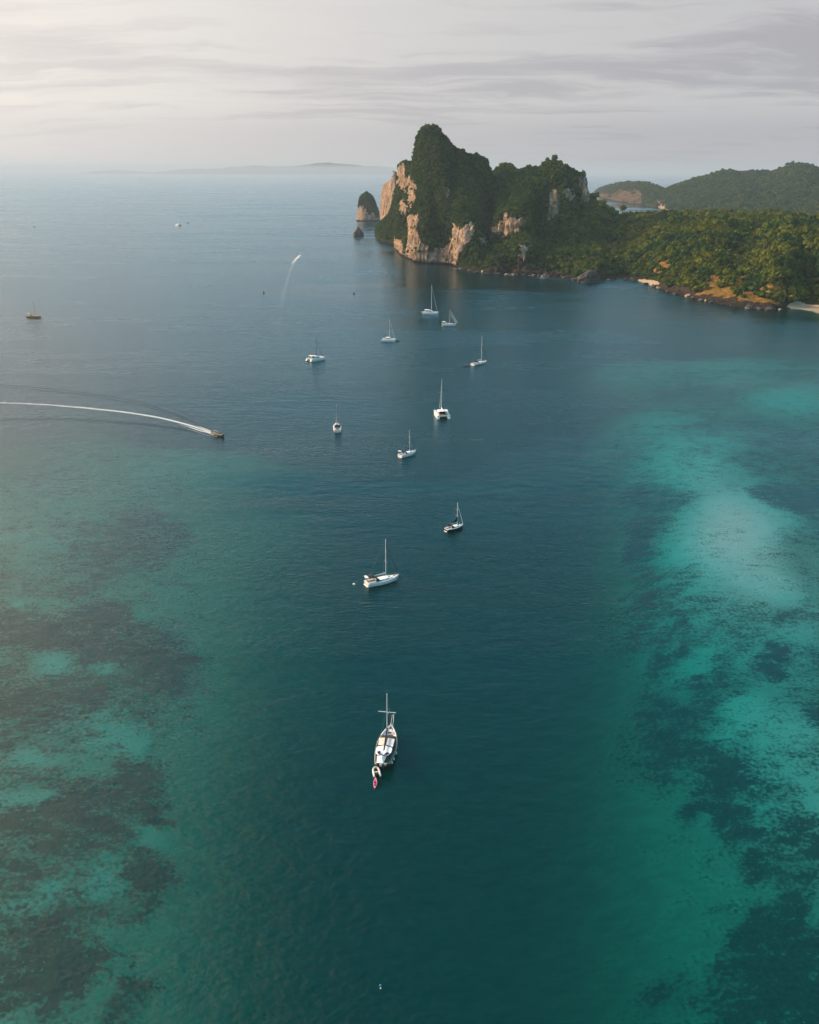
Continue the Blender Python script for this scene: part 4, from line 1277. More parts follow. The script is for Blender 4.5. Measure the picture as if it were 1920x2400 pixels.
def sloop(stern, bow, py_top, label, length=None, beam=None, freeboard=1.15, mastf=0.58, hullmat=white, deckmat=offwhite, cabinmat=None, cover=whitecanvas,
          bimini=black, sprayhood=black, furl=alloy, mastmat=None, r=0.10, sternw=0.82, arch=False, bowsprit=0.0, forestays=1, raised=0.0, cockpit=darkteak, group='sailing yachts at anchor in the bay', boomf=0.36, fk=1.0):
    m, rz, L = place(stern, bow, length)
    B = beam or L * 0.31
    root = empty('sailing_yacht', tuple(m), rz, label, 'sailing yacht', group)
    H = Hull(L, B, freeboard, stern=sternw, rake=0.07, tuck=0.04)
    H.build(hullmat, root, deckmat)
    MB().rings([[(H.x(s, .15), sd * H.half(s) * .86, 0.10 + dz) for sd, dz in ((-1, 0), (1, 0))] + [(H.x(s, .15), H.half(s) * .86, -.1), (H.x(s, .15), -H.half(s) * .86, -.1)] for s in [i / 12 * .97 for i in range(13)]]).build('waterline_stripe', antifoul, root)
    zc = H.z(0.2)
    # cockpit: coamings round a raised sole coloured dark like a well's shade, benches and wheel
    xa, xb_ = H.x(0.06), H.x(0.30)
    wck = H.half(0.2) * 0.62
    ck = MB().box(((xa + xb_) / 2, 0, zc + 0.075), (xb_ - xa, wck * 2, 0.05)).build('cockpit', cockpit, root)
    for sd_ in (-1, 1):
        MB().box(((xa + xb_) / 2, sd_ * (wck + 0.12), zc + 0.16), (xb_ - xa + .2, 0.22, 0.26)).build('coaming', white, root, bevel=0.04)
        MB().box(((xa + xb_) / 2 + .1, sd_ * (wck * 0.72), zc + 0.16), (xb_ - xa - .5, wck * .42, 0.12)).build('bench', offwhite, root)
    wl = MB()
    for i in range(12):
        a0, a1 = 2 * math.pi * i / 12, 2 * math.pi * (i + 1) / 12
        wl.tube((xa + .7, .42 * math.cos(a0), zc + .62 + .42 * math.sin(a0)), (xa + .7, .42 * math.cos(a1), zc + .62 + .42 * math.sin(a1)), 0.02, 0.02, 4)
    wl.box((xa + .8, 0, zc + .35), (.16, .16, .6)); wl.build('steering_wheel', steel, root)
    MB().plate([(H.x(0.0) - .28, -H.half(0) * .8, .32), (H.x(0.0) + .05, -H.half(0) * .8, .34), (H.x(0.0) + .05, H.half(0) * .8, .34), (H.x(0.0) - .28, H.half(0) * .8, .32)], .12).build('swim_platform', white, root)
    cabin_trunk(H, root, 0.31, 0.80, 0.66, 0.52, cabinmat)
    for s in (0.70, 0.86):
        MB().box((H.x(s), 0, H.z(s) + (0.42 if s < .8 else 0.10)), (0.55, 0.55, 0.05)).build('hatch', darkglass, root)
    if sprayhood:
        R = []
        for i in range(6):
            a = math.pi * i / 5 / 2
            x = xb_ + 0.75 - 1.3 * (1 - math.cos(a)); z = zc + .25 + 1.0 * math.sin(a)
            R.append([(x, -wck * 1.25, zc + .2), (x, -wck * 1.1, z), (x, wck * 1.1, z), (x, wck * 1.25, zc + .2)])
        MB().rings(R, closed=False, cap0=False, cap1=False).build('sprayhood', sprayhood, root, smooth=True)
    if bimini:
        zb_ = zc + 2.05; R = []
        for i in range(7):
            x = xa + 0.1 + (xb_ - xa - .9) * i / 6
            d = 0.10 * (1 - ((i - 3) / 3) ** 2)
            R.append([(x, -wck * 1.2, zb_ - .12), (x, -wck * .6, zb_ + d), (x, wck * .6, zb_ + d), (x, wck * 1.2, zb_ - .12), (x, wck * .6, zb_ + d - .05), (x, -wck * .6, zb_ + d - .05)])
        bm_ = MB().rings(R).build('bimini', bimini, root, smooth=True)
        fr = MB()
        for x in (xa + .15, xb_ - .85):
            for sd_ in (-1, 1): fr.tube(((xa + xb_) / 2 - .3, sd_ * (wck + .15), zc + .2), (x, sd_ * wck * 1.18, zb_ - .12), 0.018, 0.018, 5)
        fr.build('bimini_frame', steel, bm_)
    if arch:
        ar = MB()
        P_ = [(xa - .1, -H.half(.05) * .9, zc), (xa - .45, -H.half(.05) * .8, zc + 1.9), (xa - .45, H.half(.05) * .8, zc + 1.9), (xa - .1, H.half(.05) * .9, zc)]
        ar.path(P_, 0.05); ar.plate([(xa - 1.0, -.8, zc + 2.0), (xa - .1, -.8, zc + 2.02), (xa - .1, .8, zc + 2.02), (xa - 1.0, .8, zc + 2.0)], .05)
        ar.build('stern_arch', white, root)
    xm = H.x(mastf)
    zb0 = H.z(mastf) + 0.45
    zt = mast_height(m, rz, xm, py_top, zb0)
    if bowsprit:
        MB().tube((H.x(.93), 0, H.z(1) - .02), (H.x(1) + bowsprit, 0, H.z(1) + .12), 0.09, 0.06).build('bowsprit', alloy, root)
    spar_rig(root, xm, zb0, zt, L, H.x(1) - .25 + bowsprit, H.z(1) + .1, r=r, furl=furl, cover=cover, mastmat=mastmat, xstern=H.x(.01), zstern=H.z(0) + .1, half=H.half(mastf), forestays=forestays, raised=raised, boom=boomf, fk=fk)
    rails(H, root)
    return root, H, m, rz, zc

def catamaran(stern, bow, py_top, label, length=None, beam=6.6, cover=navy, hardtop=True, furl=alloy, r=0.12, mastmat=None, mastf=0.60, scoops=True, band=True):
    m, rz, L = place(stern, bow, length)
    root = empty('catamaran', tuple(m), rz, label, 'catamaran', 'sailing yachts at anchor in the bay')
    w = 1.75
    yo = beam / 2 - w / 2
    for sd_ in (-1, 1):
        H = Hull(L, w, 1.55, stern=0.78, sheer=0.16, fine=2.4, draft=0.55, rake=0.02, tuck=0.0, wide=0.45, y0=sd_ * yo)
        H.build(white, root, offwhite)
        # long side window let into the topside, and the sugar-scoop steps
        for so in (-1, 1):
            P4 = [(H.x(s), H.y0 + so * (H.half(s) * .985 + .012), z) for s, z in ((.42, .98), (.62, .98), (.62, 1.2), (.42, 1.2))]
            MB().rings([P4, [(p[0], p[1] - so * .06, p[2]) for p in P4]]).build('window', darkglass, root)
        for k in range(3):
            MB().box((H.x(0) - .45 + .36 * k, H.y0, .26 + .34 * k), (.5, w * .72, .3)).build('transom_step', white, root, bevel=.04)
    zdk = H.z(.3)
    x0, x1 = H.x(.10), H.x(.70)
    MB().box(((x0 + x1) / 2, 0, zdk - .33), (x1 - x0, beam - w * 1.1, .75)).build('bridge_deck', white, root, bevel=.08)
    MB().box((H.x(.20), 0, zdk + .07), (L * .18, beam - w * 1.3, .06)).build('cockpit', teak, root)
    for sd_ in (-1, 1):
        MB().box((H.x(.20), sd_ * (beam * .5 - w * .85), zdk + .28), (L * .18, .5, .4)).build('cockpit_bench', offwhite, root, bevel=.05)
    # rounded coachroof with a wrap-round dark window band
    def ringat(x, hw, z0, z1, k=1.0):
        return [(x, -hw, z0), (x, -hw * .93, z0 + (z1 - z0) * .6), (x, -hw * .70, z1), (x, hw * .70, z1), (x, hw * .93, z0 + (z1 - z0) * .6), (x, hw, z0)]
    hw = beam * .36
    st = [(.30, 1.0, 1.35), (.34, 1.0, 1.38), (.50, 1.0, 1.36), (.58, .96, 1.2), (.64, .88, .75), (.69, .74, .12)]
    cb = MB().rings([ringat(H.x(s), hw * k, zdk - .02, zdk + hh) for s, k, hh in st]).build('cabin', white, root, smooth=True)
    bd = [(.335, 1.0, 1.38), (.50, 1.0, 1.36), (.58, .96, 1.2), (.625, .90, .86)]
    for sd_ in (-1, 1):
        lo = [(H.x(s), sd_ * (hw * k * .985 + .025), zdk + hh * .30) for s, k, hh in bd]
        hi = [(H.x(s), sd_ * (hw * k * .925 + .025), zdk + hh * .62) for s, k, hh in bd]
        wv = MB(); n_ = len(lo)
        wv.v = lo + hi; wv.f = [(i, i + 1, n_ + i + 1, n_ + i) for i in range(n_ - 1)]
        wo = wv.build('window', darkglass, cb)
        sm = wo.modifiers.new('thick', 'SOLIDIFY'); sm.thickness = 0.05; sm.offset = 0
    xs_ = H.x(.635)
    MB().plate([(H.x(.655), -hw * .55, zdk + .66), (H.x(.655), hw * .55, zdk + .66), (H.x(.612), hw * .58, zdk + .98), (H.x(.612), -hw * .58, zdk + .98)], .04).build('windscreen', darkglass, cb)
    MB().box((H.x(.297), 0, zdk + .68), (.05, hw * 1.1, 1.15)).build('cabin_door', darkglass, cb)
    if hardtop:
        R = []
        for s, k in ((.10, .86), (.13, .95), (.30, 1.0), (.42, .96)):
            x = H.x(s); h_ = hw * 1.06 * k
            R.append([(x, -h_, zdk + 2.02), (x, -h_ * .8, zdk + 2.14), (x, h_ * .8, zdk + 2.14), (x, h_, zdk + 2.02), (x, h_ * .8, zdk + 1.97), (x, -h_ * .8, zdk + 1.97)])
        ht = MB().rings(R).build('hardtop', white, root, smooth=True)
        po = MB()
        for s in (.13, .29):
            for sd_ in (-1, 1): po.tube((H.x(s), sd_ * hw * .92, zdk), (H.x(s), sd_ * hw * .92, zdk + 2.0), .045)
        for sd_ in (-1, 1): po.tube((H.x(.41), sd_ * hw * .7, zdk + 1.3), (H.x(.41), sd_ * hw * .7, zdk + 2.0), .045)
        po.build('hardtop_post', white, ht)
    MB().plate([(H.x(.70), -yo + w * .35, zdk + .05), (H.x(.92), -yo + w * .25, zdk + .10), (H.x(.92), yo - w * .25, zdk + .10), (H.x(.70), yo - w * .35, zdk + .05)], .03).build('trampoline', net, root)
    MB().tube((H.x(.925), -yo, zdk + .12), (H.x(.925), yo, zdk + .12), .10).build('crossbeam', alloy, root, smooth=True)
    MB().box((H.x(.81), 0, zdk + .10), (L * .24, .45, .1)).build('walkway', white, root)
    xm = H.x(mastf - .06)
    zb0 = zdk + 1.36
    zt = mast_height(m, rz, xm, py_top, zb0)
    spar_rig(root, xm, zb0, zt, L, H.x(.925), zdk + .2, r=r, furl=furl, cover=cover, mastmat=mastmat, half=hw, boomz=1.0, spreaders=((.45, 1.0), (.72, .7)), boom=.40)
    for sd_ in (-1, 1):
        H.y0 = sd_ * yo
        P_ = H.gunwale(sd_, .12, .96, 10, .6, .1); mb = MB().path(P_, .012, 4)
        for p in P_[::2]: mb.tube((p[0], p[1], p[2] - .6), p, .016, .016, 4)
        mb.build('lifeline', steel, root)
    return root, H, m, rz, zdk

def inflatable(m, rz, L, W, label, tubemat=rubber, floor=darkteak, z=0.0, name='dinghy', engine=True):
    root = empty(name, (m[0], m[1], z), rz, label, 'dinghy')
    r = 0.13 * W
    pts = [(-L / 2, W / 2 - r, .22)]
    for i in range(9):
        a = math.pi * i / 8
        pts.append((L / 2 - W * .62 + W * .62 * math.sin(a), (W / 2 - r) * math.cos(a), .22 + .10 * math.sin(a)))
    pts.append((-L / 2, -W / 2 + r, .22))
    tb = MB().path(pts, r, 8)
    for p in pts: tb.ball(p, r * 1.0, 1.0, 8, 5)
    tb.build('tube', tubemat, root, smooth=True)
    MB().plate([(-L / 2 + .25, -W / 2 + r, .14), (L / 2 - W * .5, -W / 2 + r, .14), (L / 2 - .35, 0, .16), (L / 2 - W * .5, W / 2 - r, .14), (-L / 2 + .25, W / 2 - r, .14)], .12).build('floor', floor, root)
    MB().box((-L / 2 + .25, 0, .26), (.06, W - 2.4 * r, .38)).build('transom', darkhull, root)
    MB().box((-L * .05, 0, .34), (.26, W - 2.2 * r, .05)).build('thwart', offwhite, root)
    if engine:
        e = MB().box((-L / 2 + .05, 0, .62), (.34, .26, .42)).build('outboard', darkhull, root, bevel=.05)
        MB().box((-L / 2 + .02, 0, .15), (.12, .1, .7)).build('outboard_leg', darkhull, e)
    return root

def longtail(stern, bow, label, hullmat=brown, canopy=whitecanvas, length=None, cat='longtail boat', group=None, lift=1.3):
    m, rz, L = place(stern, bow, length)
    root = empty('longtail_boat', tuple(m), rz, label, cat, group)
    H = Hull(L, L * .17 + .3, .55, stern=.62, sheer=.5, fine=1.7, draft=.25, rake=.03, tuck=.02, wide=.38, bowlift=lift)
    H.build(hullmat, root, teak)
    for sd_ in (-1, 1): MB().path(H.gunwale(sd_, 0, 1, 14, .03), .05, 5).build('gunwale', varnish, root)
    MB().tube((H.x(1) - .1, 0, H.z(1) - .2), (H.x(1) + .25, 0, H.z(1) + lift * .55), .10, .05).build('prow_post', hullmat, root)
    zc = H.z(.35); wd = H.half(.4) * .95
    R = []
    for i in range(5):
        x = H.x(.18 + .42 * i / 4)
        R.append([(x, -wd, zc + 1.45), (x, -wd * .5, zc + 1.62), (x, wd * .5, zc + 1.62), (x, wd, zc + 1.45), (x, wd * .5, zc + 1.56), (x, -wd * .5, zc + 1.56)])
    cn = MB().rings(R).build('canopy', canopy, root, smooth=True)
    po = MB()
    for s in (.19, .4, .59):
        for sd_ in (-1, 1): po.tube((H.x(s), sd_ * wd * .92, zc), (H.x(s), sd_ * wd * .92, zc + 1.46), .03)
    po.build('canopy_post', varnish, cn)
    for s in (.25, .36, .47): MB().box((H.x(s), 0, zc + .12), (.25, wd * 1.6, .08)).build('thwart', varnish, root)
    e = MB().box((H.x(.05), 0, H.z(0) + .45), (.8, .45, .5)).build('engine', darkhull, root, bevel=.05)
    MB().tube((H.x(.02), 0, H.z(0) + .4), (H.x(0) - L * .28, 0, -.1), .035).build('propeller_shaft', steel, e)
    return root, H

# ---------------------------------------------------------------- the yachts, far to near
W_ = sloop((858, 1374), (935, 1357), 1266, 'white sloop with black sprayhood, pale boom and dark furled foresail, biggest side-on yacht', beam=3.9, furl=black, cover=offwhite, bimini=black,
           sprayhood=black, r=.105, mastf=.60, arch=True, group='sailing yachts at anchor in the bay')
sloop((1045, 1247), (1086, 1235), 1180, 'slim dark-trimmed sloop with narrow white deck, next up from the biggest side-on yacht', beam=3.1, freeboard=.95, hullmat=darkhull, deckmat=white, cover=black,
      bimini=None, sprayhood=black, furl=palegrey, r=.11, mastf=.64, raised=1.6, sternw=.6)
sloop((792, 1014), (789, 997), 951, 'white sloop seen from its stern with round white deck and dark cockpit', beam=4.2, bimini=black, sprayhood=black, cover=navy, mastmat=darkalloy, furl=palegrey, r=.15, length=13.0)
sloop((937, 1073), (975, 1062), 1010, 'white sloop with bright blue sail cover along its boom', beam=3.4, cover=bluec, bimini=None, sprayhood=navy, furl=navy, r=.12, arch=True, mastf=.60)
BL = sloop((1107, 857), (1141, 850), 789, 'white sloop with broad white transom towing a dark blue dinghy', beam=4.2, cover=whitecanvas, bimini=navy, sprayhood=black, furl=navy, r=.15, mastf=.62)
sloop((1036, 764), (1069, 764), 725, 'white yacht with bowsprit and two slanting pale furled sails, right of the large catamaran', beam=3.8, cover=None, bimini=whitecanvas, sprayhood=whitecanvas, furl=white, r=.12, mastf=.54,
      arch=True, bowsprit=1.6, forestays=2, mastmat=palegrey, freeboard=1.55, fk=2.0)
catamaran((1041, 983), (1029, 966), 890, 'white catamaran seen from astern with white hardtop over its cockpit', beam=7.4, cover=whitecanvas, length=13.2, r=.12)
catamaran((724, 847), (758, 841), 788, 'white catamaran with black boom cover and dark mast, leftmost of the group of catamarans', beam=6.4, cover=black, furl=black, mastmat=darkalloy, r=.18)
catamaran((896, 799), (928, 800), 748, 'white catamaran with tall white mast and dark grey boom cover, low cabin', beam=6.2, cover=navy, hardtop=False, r=.17)
BC = catamaran((992, 735), (1028, 736), 668, 'large white catamaran with flybridge roof under the limestone tower, tallest mast of all', beam=7.6, cover=darkalloy, r=.19, furl=palegrey)
catamaran((411, 528), (425, 529), 513, 'tiny white catamaran far out on the open sea', beam=8.0, cover=whitecanvas, r=.25, length=15.0)
sloop((64, 743), (97, 745), 704, 'old brown wooden yacht with varnished cabin alone near the edge of the bay', beam=3.9, freeboard=1.2, hullmat=brown, deckmat=varnish, cabinmat=varnish, cover=None, bimini=brown,
      sprayhood=brown, furl=brown, mastmat=varnish, r=.17, bowsprit=1.0, cockpit=brown)

# big wooden motor sailer in the foreground
gs, gb = ground(895.8, 1789, 1.5), ground(917.0, 1700, 2.3)
gd = gb - gs; GL = Vector((gd.x, gd.y, 0)).length; grz = math.atan2(gd.y, gd.x); gm = (gs + gb) / 2; gm.z = 0
GUL = empty('motor_sailer', tuple(gm), grz, 'wooden motor sailer with pale awnings, two solar panels and a single mast with crossbar', 'motor sailer')
def gl(px, py, z):
    """picture point at height z -> the motor sailer's own coordinates"""
    p = ground(px, py, z) - Vector((gm.x, gm.y, 0))
    c, s = math.cos(-grz), math.sin(-grz)
    return (p.x * c - p.y * s, p.x * s + p.y * c, z)
def gz(zx, zy, z): return gl(840 + zx / 7.983, 1600 + zy / 7.983, z)     # from the enlarged picture
GH = Hull(GL, 4.4, 1.45, stern=.70, sheer=.42, fine=2.2, draft=.8, rake=.06, tuck=.02, wide=.46)
GH.build(plain('oiled_dark_planking', (0.030, 0.023, 0.018), 0.5), GUL, darkteak)
for sd_ in (-1, 1):
    MB().path(GH.gunwale(sd_, 0, 1, 20, .06, -.02), .075, 6).build('cap_rail', plain('pale_cap_rail', (0.50, 0.50, 0.46), 0.6), GUL, smooth=True)
    MB().path(GH.gunwale(sd_, 0.02, .97, 16, -.55, -.04), .055, 5).build('rubbing_strake', varnish, GUL)
    # white bulwark round the bow
    lo = GH.gunwale(sd_, .70, .985, 10, .02, .10); hi = [(p[0], p[1] , p[2] + .48) for p in GH.gunwale(sd_, .70, .985, 10, .02, .06)]
    b_ = MB(); n_ = len(lo); b_.v = lo + hi; b_.f = [(i, i + 1, n_ + i + 1, n_ + i) for i in range(n_ - 1)]
    bo = b_.build('bulwark', white, GUL); sm = bo.modifiers.new('thick', 'SOLIDIFY'); sm.thickness = .14; sm.offset = 0
    lo = GH.gunwale(sd_, .74, .975, 10, .075, .16); hi = GH.gunwale(sd_, .74, .975, 10, .075, .85)
    hi = [(p[0], p[1] if p[1] * sd_ > .12 else sd_ * .12, p[2]) for p in hi]
    b_ = MB(); n_ = len(lo); b_.v = lo + hi; b_.f = [(i, i + 1, n_ + i + 1, n_ + i) for i in range(n_ - 1)]
    bo = b_.build('foredeck_edge', plain('painted_foredeck', (0.66, 0.62, 0.60), 0.6), GUL); sm = bo.modifiers.new('thick', 'SOLIDIFY'); sm.thickness = .05; sm.offset = 0
    P_ = GH.gunwale(sd_, 0.0, .30, 8, .75, .05); mb = MB().path(P_, .03, 5)
    for p in P_[::2]: mb.tube((p[0], p[1], p[2] - .75), p, .025, .025, 5)
    mb.build('stern_rail', steel, GUL)
    P_ = GH.gunwale(sd_, .30, .97, 12, .70, .06); mb = MB().path(P_, .014, 4)
    for p in P_[::2]: mb.tube((p[0], p[1], p[2] - .7), p, .02, .02, 4)
    mb.build('lifeline', steel, GUL)
MB().path([GH.gunwale(-1, 0, 0, 1, .06)[0], (GH.x(0) - .28, -.7, GH.z(0) + .06), (GH.x(0) - .34, 0, GH.z(0) + .06), (GH.x(0) - .28, .7, GH.z(0) + .06), GH.gunwale(1, 0, 0, 1, .06)[0]], .075, 6).build('taffrail', _plain['pale_cap_rail'], GUL, smooth=True)
wh = MB().box(gz(603, 900, 2.35), (.9, .5, .16)).build('fore_hatch', offwhite, GUL, bevel=.03)
MB().box(gz(612, 845, 2.35), (.55, .25, .22)).build('windlass', darkhull, GUL, bevel=.03)
MB().tube((GH.x(.97), 0, GH.z(1) + .05), (GH.x(1) + 1.0, 0, GH.z(1) + .22), .10, .07).build('bowsprit', varnish, GUL)
# deckhouse under the awnings
c0, c1 = gz(545, 1040, 2.0), gz(430, 1440, 2.0)
dh = MB().box(((c0[0] + c1[0]) / 2, 0, 2.15), (c0[0] - c1[0], 2.5, 1.25)).build('deckhouse', plain('deckhouse_wood', (0.05, 0.032, 0.022), 0.5), GUL, bevel=.06)
for sd_ in (-1, 1):
    for k in range(4):
        MB().box((c1[0] + (c0[0] - c1[0]) * (.14 + .24 * k), sd_ * 1.26, 2.3), ((c0[0] - c1[0]) * .16, .05, .5)).build('window', darkglass, dh)
MB().box((c0[0] + .02, 0, 2.35), (.05, 1.9, .45)).build('windscreen', darkglass, dh)
MB().box(gz(600, 985, 2.2), (.55, 1.2, .5)).build('deck_locker', plain('grey_locker', (0.36, 0.38, 0.40), .6), GUL, bevel=.04)
def awning(pts, mat, z0, name='awning', sag=.05):
    P_ = [gz(*p[:2], p[2] if len(p) > 2 else z0) for p in pts]
    a = MB().plate(P_, .045).build(name, mat, GUL)
    po = MB()
    for p in P_: po.tube((p[0], p[1] * .96, 1.6), (p[0], p[1] * .96, p[2] - .03), .028, .028, 5)
    po.build('awning_pole', steel, a)
    return a
AZ = 3.55
awning([(396, 1032), (520, 1028), (496, 1163), (366, 1168)], cream, AZ)
awning([(556, 1034), (681, 1054), (645, 1204), (519, 1162)], palegrey, AZ)
awning([(350, 1196), (484, 1172), (468, 1270), (440, 1338), (372, 1356), (322, 1318), (330, 1250)], whitecanvas, AZ + .08)
awning([(508, 1178), (634, 1222), (618, 1300), (560, 1362), (448, 1340), (474, 1272), (492, 1262)], whitecanvas, AZ + .07)
P_ = [gz(352, 1372, 3.2), gz(440, 1362, 3.75), gz(526, 1384, 3.2), gz(466, 1512, 3.1), gz(346, 1500, 3.1)]
pk = gz(440, 1392, 3.8)
tn = MB(); tn.v = P_ + [pk]; tn.f = [(0, 1, 5), (1, 2, 5), (2, 3, 5), (3, 4, 5), (4, 0, 5)]
a = tn.build('awning', whitecanvas, GUL); sm = a.modifiers.new('thick', 'SOLIDIFY'); sm.thickness = .05
po = MB()
for p in P_: po.tube((p[0], p[1] * .97, 1.6), (p[0], p[1] * .97, p[2]), .028, .028, 5)
po.build('awning_pole', steel, a)
for pts in ([(346, 1292), (406, 1272), (430, 1338), (378, 1347)], [(541, 1290), (589, 1326), (531, 1370), (472, 1345)]):
    P_ = [gz(*p, AZ + .17) for p in pts]
    so_ = MB().plate(P_, .05).build('solar_panel', solar, GUL)
    fr = MB(); fr.path(P_ + [P_[0]], .03, 4); fr.build('panel_frame', alloy, so_)
mb_ = gz(541, 985, 2.1)
zt = mast_height(gm, grz, mb_[0], 1626, 2.0)
gmst = MB().tube((mb_[0], mb_[1], 1.6), (mb_[0], mb_[1], zt), .145, .10, 10).build('mast', alloy, GUL, smooth=True)
MB().tube((mb_[0], mb_[1], zt), (mb_[0], mb_[1], zt + .9), .03, .015).build('aerial', darkalloy, gmst)
yz = mast_height(gm, grz, mb_[0], 1669.5, 2.0)
MB().tube((mb_[0], mb_[1] + 1.95, yz + .05), (mb_[0], mb_[1] - 1.95, yz), .09, .09, 8).build('crossbar', alloy, gmst, smooth=True)
MB().box((mb_[0], mb_[1] - .2, yz - .1), (.3, .35, .3)).build('radar', white, gmst, bevel=.05)
e_ = gz(478, 1255, 4.0)
MB().tube((mb_[0] - .1, mb_[1], 4.05), (e_[0], e_[1], 4.0), .17, .13, 8).build('boom', black, GUL, smooth=True)
sh = MB()
for sd_ in (-1, 1):
    for dx in (-.5, .3): sh.tube((mb_[0] + dx, sd_ * GH.half(.66), GH.z(.66) + .1), (mb_[0], mb_[1], yz + (.2 if dx < 0 else 2.5)), .014, .014, 4)
sh.tube((GH.x(1) + .9, 0, GH.z(1) + .2), (mb_[0], mb_[1], zt - .2), .02, .02, 4)
sh.build('shrouds', steel, GUL)
for zx, zy in ((352, 1112), (650, 1424), (606, 1492), (676, 1312)):
    p = gz(zx, zy, 1.0); sdn = 1 if p[1] > 0 else -1
    y = sdn * (GH.half(min(.95, max(.02, (p[0] + GL / 2) / GL))) + .20)
    fe = MB().ball((p[0], y, .95), .22, 1.7, 8, 8).build('fender', white, GUL, smooth=True)
    MB().tube((p[0], y, 1.25), (p[0], sdn * (abs(y) - .15), 1.75), .015, .015, 4).build('fender_line', rope, fe)
for a_, b_ in (((612, 735), (636, 602)), ((645, 770), (664, 590))):
    p0 = (GH.x(.985), 0.25 if a_[0] < 640 else -.35, GH.z(1) - .1); p1 = gz(b_[0], b_[1], .12); md_ = gz((a_[0] + b_[0]) / 2 + 6, (a_[1] + b_[1]) / 2, .9)
    MB().path([p0, md_, p1], .04, 5).build('mooring_line', rope, GUL)
for zx, zy in ((420, 1545), (330, 1515), (505, 1530)):
    MB().box(gz(zx, zy, 1.95), (.6, .55, .45)).build('stern_locker', plain('grey_locker', (0.36, 0.38, 0.40), .6), GUL, bevel=.04)
MB().box(gz(405, 1520, 1.9), (.5, 2.0, .4)).build('stern_bench', darkteak, GUL, bevel=.03)

# small craft
d0, d1 = ground(880.6, 1800, .2), ground(884.5, 1819, .2)
dv = d0 - d1
inflatable((d0 + d1) / 2, math.atan2(dv.y, dv.x), dv.length * 1.05, 1.75, 'pale grey inflatable dinghy tied behind the motor sailer', engine=True)
k0, k1 = ground(880.6, 1825.5), ground(878.4, 1850.5)
kv = k0 - k1; km = (k0 + k1) / 2; KL = kv.length
KY = empty('kayak', tuple(km), math.atan2(kv.y, kv.x), 'bright pink kayak floating behind the inflatable dinghy', 'kayak')
KH = Hull(KL, .68, .28, stern=.05, sheer=.3, fine=1.7, draft=.12, rake=.04, tuck=.04, wide=.5)
KH.build(pink, KY, pink)
for sd_ in (-1, 1): MB().path(KH.gunwale(sd_, 0.02, .98, 14, .03), .04, 5).build('gunwale', palepink, KY)
for s in (.36, .60):
    MB().box((KH.x(s), 0, KH.z(s) + .06), (.75, .44, .05)).build('seat', pinkdark, KY, bevel=.02)
    MB().box((KH.x(s) - .38, 0, KH.z(s) + .18), (.08, .42, .28)).build('backrest', pinkdark, KY, bevel=.02)
g_ = ground(1094, 859)
inflatable(g_, .1, 3.9, 2.0, 'dark blue dinghy trailing behind the broad-sterned white sloop', tubemat=navy, floor=navy, engine=False)
m_, rz_, H_, zdk_ = BC[2], BC[3], BC[1], BC[4]
p_ = Vector((m_.x, m_.y, 0)) + Vector((math.cos(rz_), math.sin(rz_), 0)) * (H_.x(0) - .9)
inflatable(p_, rz_ + math.pi / 2, 3.2, 1.7, 'white tender slung across the stern of the large catamaran', tubemat=white, floor=offwhite, z=1.2)
g_ = ground(931, 800)
inflatable(g_, .4, 3.4, 1.9, 'black dinghy at the bow of the white catamaran with low cabin', tubemat=black, floor=black, engine=False)

longtail((500, 1017), (522, 1024), 'dark longtail boat with dark canopy speeding ahead of its long wake', hullmat=darkhull, length=10.5, canopy=darkalloy)
longtail((700, 598), (706, 594), 'small speeding boat with short wake off the limestone tower', hullmat=darkhull, length=9.0, canopy=whitecanvas)
longtail((77, 532), (84, 531), 'tiny dark boat far out on the open sea, alone', hullmat=darkhull, length=10.0, canopy=darkhull)
longtail((436, 523), (445, 522), 'tiny dark boat just beyond the far catamaran', hullmat=darkhull, length=11.0, canopy=darkhull)
longtail((807, 538), (813, 537), 'tiny pale boat off the small pointed rock', hullmat=offwhite, length=8.0)
longtail((1268, 652), (1274, 652), 'small white boat close under the cliffs', hullmat=white, length=5.5, lift=.5)

def buoy(px, py, r, mat, label, flat=1.0):
    g = ground(px, py)
    root = empty('buoy', tuple(g), 0, label, 'buoy')
    MB().ball((0, 0, r * .35), r, flat, 12, 8).build('float', mat, root, smooth=True)
    MB().path([(0.12 * r + .1 * r * math.cos(a), .1 * r * math.sin(a), r * .35 + r * flat + .05 * r) for a in [2 * math.pi * i / 8 for i in range(9)]], .05 * r, 4).build('ring', steel, root)
    return root
buoy(830, 1370, .42, white, 'white mooring buoy just behind the biggest side-on sloop', .8)
buoy(892, 2311, .20, blueplastic, 'small blue buoy alone in the dark deep water')
buoy(892.4, 2317, .12, offwhite, 'tiny pale float just below the small blue buoy')
buoy(618, 686, 1.0, darkplastic, 'dark buoy between the speeding boat and the bay, alone on grey water')
buoy(830, 689, 1.0, darkplastic, 'dark buoy in front of the limestone tower')

